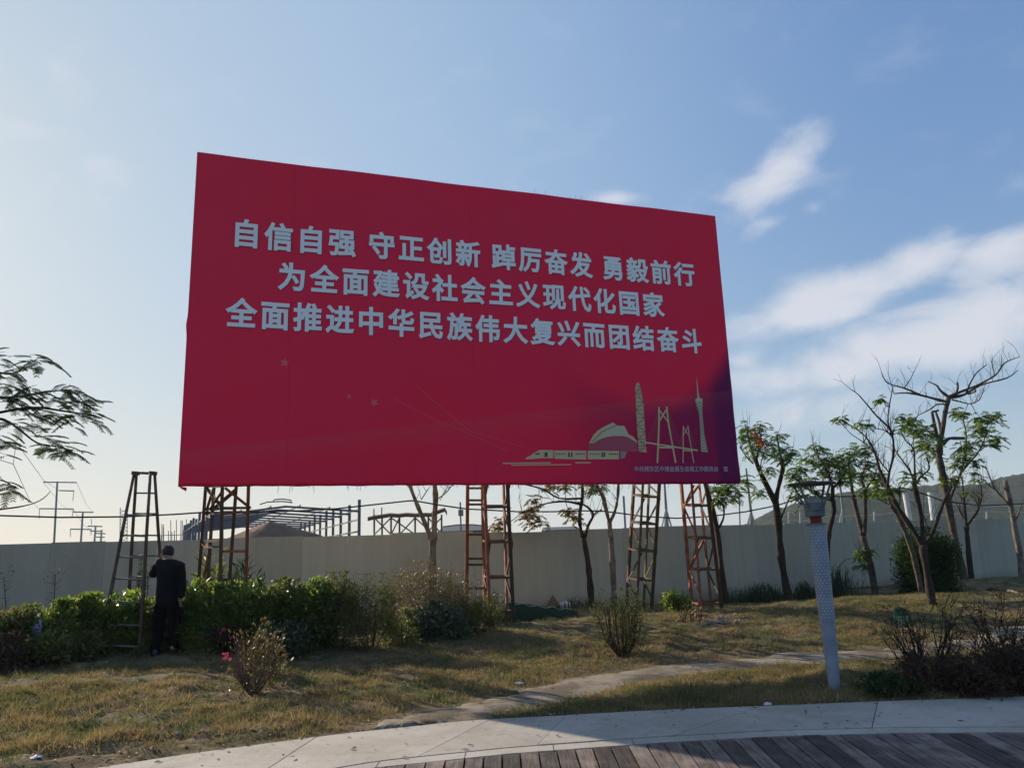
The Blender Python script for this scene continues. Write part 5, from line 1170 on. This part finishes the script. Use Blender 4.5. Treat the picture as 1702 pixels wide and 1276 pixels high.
V, Fc = tube([at(454, 833, 62), at(456, 830, 62), at(470, 829, 62), at(484, 831, 62), at(484, 836, 62)], .05, 5); part('ridge_hoop', V, Fc, M['steelblue'], sf)
# earth mound
mc = at(448, 893, 47); n_a, n_r = 40, 16; V = []; Fc = []
for i in range(n_r+1):
    r = i/n_r
    for k in range(n_a):
        a = 2*math.pi*k/n_a; rr_ = 8.0*r*(1+.12*math.sin(3*a+1)+.08*math.sin(7*a)); zz = 3.85*(1-r**1.25) + .35*(float(fbm(rr_*math.cos(a)*1.5+9, rr_*math.sin(a)*1.5+9, 77))-.5)
        V.append((mc[0]+rr_*math.cos(a), mc[1]+rr_*.9*math.sin(a), -.3 + max(zz, 0)))
for i in range(n_r):
    for k in range(n_a): Fc.append((i*n_a+k, (i+1)*n_a+k, (i+1)*n_a+(k+1) % n_a, i*n_a+(k+1) % n_a))
part('earth_mound', V, Fc, M['sand'], None, True, label='heap of brown earth in front of the steel hall frame', cat='earth heap')
# blue sheet on posts
bs = empty('site_board', at(360, 893, 42)*np.array([1, 1, 0])); tag(bs, 'blue grey board on posts seen through the leftmost lattice leg', 'board')
V = [at(349, 855, 42), at(371, 855, 42), at(371, 875, 42), at(349, 878, 42)]; V2 = [v+np.array([0, .1, 0]) for v in V]
part('board', V+V2, [(0, 3, 2, 1), (4, 5, 6, 7), (0, 1, 5, 4), (1, 2, 6, 5), (2, 3, 7, 6), (3, 0, 4, 7)], M['bluesheet'], bs)
post(350, 870, 905, 42.1, .06, M['bluesheet'], 'post', bs); post(370, 870, 905, 42.1, .05, M['bluesheet'], 'post', bs)
# scaffold shelter
sc_ = empty('scaffold_shelter', at(680, 893, 38)*np.array([1, 1, 0])); tag(sc_, 'scaffold shelter with a ragged brown roof behind the pale trunk', 'shelter')
def sheet(p, zt, zb, name):
    V = []; 
    for x, y in p: a = at(x, y, 37); b = at(x, y-1.5, 41); V += [a, b]
    n_ = len(p); V += [v-np.array([0, 0, .16]) for v in V]; Fc = []
    for i in range(n_-1): Fc += [(2*i, 2*i+2, 2*i+3, 2*i+1), (2*n_+2*i, 2*n_+2*i+1, 2*n_+2*i+3, 2*n_+2*i+2), (2*i, 2*n_+2*i, 2*n_+2*i+2, 2*i+2), (2*i+1, 2*i+3, 2*n_+2*i+3, 2*n_+2*i+1)]
    Fc += [(0, 1, 2*n_+1, 2*n_), (2*n_-2, 4*n_-2, 4*n_-1, 2*n_-1)]
    return part(name, V, Fc, M['thatch'], sc_)
sheet([(611, 860), (622, 857.5), (636, 855.5), (648, 853.5), (662, 854.5), (676, 853), (690, 854), (706, 853), (719, 853.5)], 0, 0, 'roof')
sheet([(717, 852), (728, 848.5), (739, 844.5), (743, 851)], 0, 0, 'roof')
for x in (622, 635, 650, 664, 690, 712, 734):
    post(x, 855, 905, 38 + (x % 3), .05, M['pole'], 'scaffold_pole', sc_); 
post(621.5, 845, 858, 38, .03, M['pole'], 'scaffold_pole', sc_); post(634.5, 843, 858, 38, .03, M['pole'], 'scaffold_pole', sc_)
for a_x, b_x in ((622, 650), (650, 622), (664, 650), (650, 690), (690, 664), (690, 720), (712, 734), (734, 706)):
    V, Fc = tube([at(a_x, 860, 38.3), at(b_x, 888, 38.3)], .035, 5); part('scaffold_brace', V, Fc, M['pole'], sc_)
def shed(px0, px1, yr, ye, D, dd, label, name='shed'):
    e = empty(name, np.array([*at((px0+px1)/2, 880, D)[:2], -.3])); tag(e, label, 'shed')
    a = at(px0, ye, D); b = at(px1, ye, D); r0 = at(px0+2, yr, D+dd/2); r1 = at(px1-2, yr, D+dd/2); a2 = a+np.array([0, dd, 0]); b2 = b+np.array([0, dd, 0]); z = min(a[2], b[2]); 
    for p in (a, b, a2, b2): p[2] = z
    rz_ = max(r0[2], z+.3); r0[2] = r1[2] = rz_; r0[0] = a[0]; r1[0] = b[0]
    rf = [a, b, r1, r0, a2, b2]; rf2 = [p-np.array([0, 0, .12]) for p in rf]
    part('roof', rf+rf2, [(0, 1, 2, 3), (3, 2, 5, 4), (6, 9, 8, 7), (9, 10, 11, 8), (0, 6, 7, 1), (4, 5, 11, 10), (0, 3, 9, 6), (3, 4, 10, 9), (1, 7, 8, 2), (2, 8, 11, 5)], M['roof'], e)
    V, Fc = box((a[0]+b[0])/2, a[1]+dd/2, (z-.12-.3)/2, (b[0]-a[0])*.97, dd*.94, z-.12+.3-.01); part('wall', V, Fc, M['shedwall'], e)
    return e
s1 = shed(728, 805, 874, 880.5, 60, 10, 'low dark roofed shed behind the wall left of the middle tower')
s2 = shed(905, 965, 876, 879, 70, 10, 'low dark roofed shed behind the wall right of the middle tower')
V, Fc = tube([at(736, 875, 59), at(760, 872, 59), at(785, 871.5, 59), at(800, 873, 59)], .05, 5); part('roof_rail', V, Fc, M['pole'], s1)
# pole with a box
e = empty('utility_pole', at(765, 893, 45)*np.array([1, 1, 0])); tag(e, 'thin post carrying a small box left of the middle tower', 'pole')
post(765, 834, 905, 45, .05, M['pole'], 'pole', e, 767); V, Fc = box(*at(766, 852, 44.9), .28, .2, .35); part('box', V, Fc, M['pole'], e)
# distant power line structures
def hpole(px, top, D, bars, label, drops=()):
    b = at(px, 920, D); b[2] = -.3; e = empty('power_pole', b); tag(e, label, 'power pole', 'power line poles beyond the left wall'); r = .0011*D
    t = at(px+6*(120./D)**.5, top, D); V, Fc = tube([b, t], [r*1.25, r], 6); part('pole', V, Fc, M['pole'], e)
    for (xa, xb, y) in bars: V, Fc = tube([at(xa, y, D), at(xb, y+.6, D)], r*.75, 5); part('crossarm', V, Fc, M['pole'], e)
    for (xa, ya, xb, yb) in drops: V, Fc = tube([at(xa, ya, D), at(xb, yb, D)], r*.4, 4); part('insulator', V, Fc, M['pole'], e)
hpole(90, 800, 150, [(72, 127, 801), (99, 123, 815), (66, 122, 845)], 'largest power pole with three crossarms beyond the left wall', [(123, 815, 121, 832), (66, 845, 65, 862), (122, 845, 120, 858)])
hpole(133.5, 850, 240, [(122, 155, 850.5), (117, 152, 879)], 'second power pole with two crossarms right of the largest', [(117, 879, 117, 892), (152, 879, 151, 890), (152, 862, 152, 872)])
hpole(155.5, 873, 350, [(146, 170, 874), (150, 168, 882)], 'third smaller power pole near the ladder side'); hpole(166, 880, 450, [(160, 175, 886), (160, 174, 892)], 'smallest farthest power pole')
e = hpole(-20, 734, 80, [(-60, 27, 735)], 'near power structure whose crossarm end shows at the left edge', [(27, 735, 22, 771), (22, 771, -40, 752)])
lines = MB()
for a, b in (((27, 735, 80), (99, 815, 150)), ((22, 771, 80), (66, 846, 150)), ((127, 801, 150), (155, 851, 240)), ((122, 846, 150), (152, 880, 240)), ((72, 801, 150), (122, 851, 240))):
    p = at(*a); q = at(*b); m_ = (p+q)/2-np.array([0, 0, 1.0]); lines.add(tube([p, m_, q], .035, 4))
lines.build('power_lines', M['pole'], None, label='thin power lines strung between the poles on the left', cat='power lines')
e = empty('lattice_mast', at(205, 920, 200)*np.array([1, 1, 0])+np.array([0, 0, -.3])); tag(e, 'thin lattice mast just visible left of the ladder', 'mast')
ml = MB()
for x in (199, 211): V, Fc = tube([at(x, 905, 200), at(x+1, 843, 200)], .10, 4); part('leg', V, Fc, M['pole'], e)
for i in range(9): ml.add(tube([at(199, 900-i*6, 200), at(211, 894-i*6, 200)], .06, 4)); ml.add(tube([at(211, 900-i*6, 200), at(199, 894-i*6, 200)], .06, 4))
ml.build('lattice', M['pole'], e, kind='stuff')
# far bare saplings and rods over the wall between ladder and steel frame
rd = MB()
for k in range(34):
    x = random.uniform(262, 345); rd.add(tube([at(x, 900, 90), at(x+random.uniform(-1, 1), random.uniform(862, 890), 90)], .045, 4))
rd.add(tube([at(258, 890, 90), at(312, 888, 90)], .04, 4))
rd.build('reinforcement_rods', M['pole'], None, label='thin upright rods above the wall right of the ladder', cat='rods', kind='stuff')
# guyed net masts
def guy(px, top, yj, D, label, px_top=None, pale=True):
    b = at(px, 900, D)*np.array([1, 1, 0])+np.array([0, 0, -.3]); e = empty('guyed_mast', b); tag(e, label, 'mast', 'guyed masts beyond the wall')
    j = at(px, yj, D); t = at(px_top if px_top is not None else px-3, top, D); V, Fc = tube([b, j, t], [.07, .06, .035], 6); part('mast', V, Fc, M['pole'], e)
    for dx in (-7, -2, 4, 9):
        q = at(px+dx, 875, D+dx*.1); V, Fc = tube([j, q, q+(q-j)*.6], .035, 5); part('stay', V, Fc, M['palepole'] if pale else M['pole'], e)
guy(1107, 780, 845, 32, 'guyed mast between the two right lattice legs', 1103)
guy(1248, 778, 850, 32, 'guyed mast right beside the banner corner', 1240)
guy(1401, 790, 845, 32, 'guyed mast with pale stays just right of the lamp', 1394)
for (x, y0, y1, x1, lab, r, mt) in [(1039, 877, 824, 1036, 'thin leaning post behind the mossy lattice leg', .05, 'pole'), (1511, 858, 818, 1504, 'pale leaning post between the upswept branches', .10, 'palepole'), (1552, 866, 818, 1546, 'pale leaning post left of the tallest trunk', .10, 'palepole'), (1230, 880, 815, 1228, 'thin post behind the leaves at the banner corner', .03, 'pole')]:
    b = at(x, y0, 30); t = at(x1, y1, 30); dd_ = (t-b)/np.linalg.norm(t-b); b2 = b-dd_*((b[2]+.3)/dd_[2]); V, Fc = tube([b2, t], r, 7)
    part('net_post', V, Fc, M[mt], None, True, label=lab, cat='post')
# green netting with wires
nf_ = empty('net_fence', at(1430, 890, 31)*np.array([1, 1, 0])); tag(nf_, 'sagging green sports net above the wall at the right', 'net')
def net_mat():
    m = bpy.data.materials.new('green_net'); m.use_nodes = True; nt = m.node_tree; b = nt.nodes['Principled BSDF']; b.inputs['Base Color'].default_value = (.05, .16, .11, 1); b.inputs['Roughness'].default_value = .8
    tr = N(nt, 'ShaderNodeBsdfTransparent'); ms = N(nt, 'ShaderNodeMixShader', i_Fac=.22); nt.links.new(tr.outputs[0], ms.inputs[1]); nt.links.new(b.outputs[0], ms.inputs[2]); nt.links.new(ms.outputs[0], nt.nodes['Material Output'].inputs[0]); return m
tp = [(1290, 862), (1320, 850), (1352, 838), (1400, 824), (1430, 826), (1500, 828), (1560, 836), (1640, 842), (1720, 838)]
V = []; Fc = []
for x, y in tp: V += [at(x, y, 31.5), at(x, 876, 31.5)]
for i in range(len(tp)-1): Fc.append((2*i, 2*i+1, 2*i+3, 2*i+2))
part('netting', V, Fc, net_mat(), nf_)
wr = [[(1290, 862.5), (1330, 866), (1380, 858), (1450, 856), (1490, 852), (1560, 856), (1640, 850), (1720, 852)], tp]
for w in wr:
    V, Fc = tube([at(x, y, 31.4) for x, y in w], .014, 4); part('wire', V, Fc, M['palepole'], nf_)
for x in (1311, 1330, 1453, 1582, 1640): post(x, 850, 880, 31.4, .03, M['palepole'], 'post', nf_)

# ------------------------------------------------------------------ hills
HP = [(1150, 892), (1230, 880), (1258, 868), (1283, 853), (1321, 840), (1350, 836), (1393, 822), (1412, 818), (1460, 817), (1502, 813), (1540, 811), (1566, 806), (1600, 808), (1646, 806), (1673, 795), (1702, 793), (1760, 782), (1850, 770), (2000, 760), (2200, 775)]
HX = np.array([h[0] for h in HP]); HY = np.array([h[1] for h in HP])
def hill(D, sh, name, label, depth, rough, xr=(1150, 2200), scale=1.0):
    n1, n2 = 420, 60; V = []
    pxs = np.linspace(xr[0], xr[1], n1)
    crest = np.array([at(x, np.interp(x, HX, HY)*1.0+sh, D) for x in pxs])
    base = -.3; A = np.zeros((n2, n1, 3))
    for j in range(n2):
        s = j/(n2-1)*2-1   # -1 front foot, 0 crest, 1 back
        prof = math.cos(s*math.pi/2)**1.1 if abs(s) < 1 else 0
        yy = crest[:, 1] + s*depth
        xx = crest[:, 0] * (1 + s*depth/D)
        zz = base + (crest[:, 2]-base)*prof
        zz = zz + prof**.3*((fbm(xx/22+50, yy/22+50, 91)-.5)*7*scale + (fbm(xx/5+90, yy/5+20, 93)-.5)*3.2*scale)*rough*(1 if abs(s) > .02 else .55)
        A[j] = np.stack([xx, yy, np.maximum(zz, base)], -1)
    idx = np.arange(n1*n2).reshape(n2, n1); Fc = np.stack([idx[:-1, :-1], idx[:-1, 1:], idx[1:, 1:], idx[1:, :-1]], -1).reshape(-1, 4)
    return part(name, A.reshape(-1, 3), Fc, M['hill'], None, True, label=label, kind='structure')
M['hill'] = material('wooded_hill', (.008, .018, .011), .95, .0, 1.0, .6, var=(.034, .046, .022), vscale=.22, detail=10)
hill(520, 0, 'hills', 'wooded hill ridge fading blue at the right', 130, 1.0)

# ------------------------------------------------------------------ small things on the ground
def crumple(px, py, w, h, mat, label, cat, name='litter', D=None, seed=0, flat=False):
    b = gh(px, py) if D is None else at(px, py, D)
    if D is None: b = on(b)
    r = random.Random(seed*13+int(px)); V = []; Fc = []; n1, n2 = 9, 6
    for i in range(n2):
        th = math.pi*i/(n2-1)
        for k in range(n1):
            ph = 2*math.pi*k/n1; q = 1+.5*(r.random()-.5); V.append(b+np.array([w/2*math.sin(th)*math.cos(ph)*q, w/2.6*math.sin(th)*math.sin(ph)*q, h*(.5-.5*math.cos(th))*q]))
    for i in range(n2-1):
        for k in range(n1): Fc.append((i*n1+k, i*n1+(k+1) % n1, (i+1)*n1+(k+1) % n1, (i+1)*n1+k))
    e_ = part(name, np.array(V)-0, Fc, mat, None, label=label, cat=cat); return e_
crumple(60, 1262, .09, .018, M['white'], 'flat white scrap at the bottom left of the lawn', 'litter', seed=1)
crumple(337, 1214, .04, .03, M['white'], 'tiny white scrap on the grass below the pink flowering bush', 'litter', seed=2)
crumple(293, 1220, .03, .025, M['white'], 'tiny white scrap left of the other on the front lawn', 'litter', seed=3)
crumple(863, 1137, .10, .03, M['white'], 'white torn scrap beside the side path', 'litter', seed=4)
crumple(1276, 1172, .08, .03, M['white'], 'white scrap at the path edge left of the lamp', 'litter', seed=5)
crumple(766, 1050, .10, .08, M['white'], 'white and purple carton in front of the low bushes', 'litter', seed=6)
crumple(1143, 1014, .17, .16, M['lamp_post'], 'crumpled blue grey bag left of the rightmost lattice leg', 'bag', 'plastic_bag', seed=7)
crumple(1153, 1024, .12, .06, M['white'], 'white scrap at the foot of the rightmost lattice leg', 'litter', seed=8)
crumple(1175, 1102, .14, .04, M['rubble'], 'pale flat stone on the lawn under the banner', 'stone', 'stone', seed=9)
crumple(938, 1012, .42, .20, M['white'], 'pale plastic bundle beside the brown sacking cone', 'bundle', 'plastic_bundle', seed=10)
crumple(62, 1062, .17, .26, M['lilac'], 'lilac plastic bag in the left hedge', 'bag', 'plastic_bag', D=12.0, seed=11)
crumple(98, 1060, .22, .22, M['lilac'], 'lilac plastic sheet hanging in the hedge left of the ladder', 'plastic sheet', 'plastic_sheet', D=12.05, seed=12)
V, Fc = tube([on(gh(787, 1100))+np.array([0, 0, .02]), on(gh(808, 1108))+np.array([0, 0, .03])], .012, 5); part('stick', V, Fc, M['palebark'], None, label='short pale stick on the lawn above the side path', cat='stick')
# cone of sacking, tarpaulin
cb_ = gh(920, 1014); cb_ = on(cb_); V = [cb_+np.array([.20*(1+.15*math.sin(k*2.3))*math.cos(2*math.pi*k/14), .18*math.sin(2*math.pi*k/14), 0]) for k in range(14)] + [cb_+np.array([.09*math.cos(2*math.pi*k/14), .08*math.sin(2*math.pi*k/14), .22+.02*math.sin(k*3)]) for k in range(14)] + [cb_+np.array([0, 0, .37])]
part('sack', V, [(k, (k+1) % 14, 14+(k+1) % 14, 14+k) for k in range(14)]+[(14+k, 14+(k+1) % 14, 28) for k in range(14)], M['sack'], None, True, label='brown sacking propped in a cone before the wall', cat='sack')
ta = []; tn = 22
A0 = gh(846, 1034); A1 = gh(960, 1022)
V = []; Fc = []
for i in range(tn+1):
    s = i/tn; c = A0*(1-s)+A1*s; c[2] = float(zg(c[0], c[1], False)); hh_ = .24*(1-s)**1.1+.04
    for k in range(7):
        t = k/6; V.append((c[0]+.02*math.sin(i*2+k), c[1]+1.0*t, c[2]+hh_*math.sin(min(t*1.7, 1)*math.pi/2)+.02*math.sin(i*1.3+k*2.1)))
for i in range(tn):
    for k in range(6): Fc.append((i*7+k, (i+1)*7+k, (i+1)*7+k+1, i*7+k+1))
n0 = len(V); V += [(v[0], v[1]+.005, v[2]-.02) for v in V]; Fc += [tuple(q+n0 for q in f[::-1]) for f in Fc]
tarp = empty('tarpaulin', A0); tag(tarp, 'dark green tarpaulin heaped on the ground right of the middle tower', 'tarpaulin')
part('sheet', V, Fc, M['tarp'], tarp, True)
V, Fc = tube([np.array(V[i*7+4])+np.array([0, 0, .012]) for i in range(tn+1)], .012, 5); part('sheet_edge', V, Fc, M['tarpedge'], tarp, True)
# rubble by the right tower
rb = MB(); r0 = random.Random(4)
for k in range(130):
    p = gh(r0.gauss(1190, 22), r0.gauss(1031, 5)); p = on(p); s = r0.uniform(.015, .06)
    V = [p+np.array([r0.uniform(-1, 1)*s if False else math.cos(j*1.05+k)*s*r0.uniform(.7, 1.2), math.sin(j*1.05+k)*s*r0.uniform(.7, 1.2), r0.uniform(0, .5)*s]) for j in range(6)]+[p+np.array([0, 0, s*.9])]
    rb.add((V, [(j, (j+1) % 6, 6) for j in range(6)]))
rb.build('rubble', M['rubble'], None, label='scatter of grey rubble below the rightmost lattice leg', cat='rubble', kind='stuff')
p = on(gh(1166, 1026)); V, Fc = box(p[0], p[1], p[2]+.035, .22, .10, .07); part('brick', V, Fc, M['brick'], None, label='orange brick at the foot of the rightmost lattice leg', cat='brick')
# roots and cut branches on the mound, right
for (x0, y0_, x1_, y1_, lab) in [(1664, 983, 1702, 992, 'pale fallen branch on the earth mound at the right edge'), (1640, 976, 1662, 984, 'short cut branch on the mound behind the pale one')]:
    a = on(gh(x0, y0_))+np.array([0, 0, .04]); b = on(gh(x1_, y1_))+np.array([0, 0, .04]); V, Fc = tube([a, (a+b)/2+np.array([0, 0, .05]), b], [.035, .03, .018], 6); part('fallen_branch', V, Fc, M['palebark'], None, True, label=lab, cat='branch')
# small green lawn sign
gs = on(gh(1502, 1086)); sg = empty('lawn_sign', gs); tag(sg, 'small green lawn sign inside the bare bush', 'sign')
gD = gs[1]; c1_ = at(1484, 1010, gD); c2_ = at(1514, 1042, gD); w_ = (c2_[0]-c1_[0]); zc = (c1_[2]+c2_[2])/2; hgt = c1_[2]-c2_[2]
V = []; n_ = 20
for y_ in (-.008, .008):
    for k in range(n_):
        a = 2*math.pi*k/n_; rx_ = w_/2*(1 if math.sin(a) < .2 else 1); V.append((c1_[0]+w_/2+math.copysign(abs(math.cos(a))**.6, math.cos(a))*w_/2, gD+y_, zc+math.copysign(abs(math.sin(a))**.7, math.sin(a))*hgt/2))
part('board', V, [tuple(range(n_))[::-1], tuple(range(n_, 2*n_))]+[(k, (k+1) % n_, n_+(k+1) % n_, n_+k) for k in range(n_)][::-1], M['sign'], sg)
V, Fc = tube([np.array([gs[0]+.02, gD+.02, gs[2]-.03]), np.array([c1_[0]+w_/2, gD+.02, zc])], .012, 6); part('stake', V, Fc, M['palebark'], sg)
lt_ = MB()
for row in range(2):
    for k in range(4):
        cx_ = c1_[0]+w_*(.2+.2*k); cz_ = zc-.01-row*.075
        for (ax, az_, bx, bz) in [(-.02, .02, .02, .02), (0, .03, 0, -.03), (-.022, -.004, .022, -.004), (-.016, -.028, .018, -.026)]:
            if random.random() < .85: lt_.add(beam((cx_+ax, gD-.010, cz_+az_), (cx_+bx, gD-.010, cz_+bz), .006, .006, upv=(0, 1, 0)))
lt_.build('sign_lettering', M['teal'], sg)

# ------------------------------------------------------------------ haze
hz = MB().add(box(150, 330, 29, 1500, 720, 61.4)); ho = hz.build('haze', None, None); ho.data.materials.clear()
hm = bpy.data.materials.new('haze'); hm.use_nodes = True; nt = hm.node_tree; nt.nodes.clear(); vo = N(nt, 'ShaderNodeVolumePrincipled'); vo.inputs['Color'].default_value = (.86, .92, 1, 1); vo.inputs['Density'].default_value = .00028; vo.inputs['Anisotropy'].default_value = .1
oo = N(nt, 'ShaderNodeOutputMaterial'); nt.links.new(vo.outputs[0], oo.inputs['Volume']); ho.data.materials.append(hm); tag(ho, 'thin pale haze over the whole place', kind='stuff')
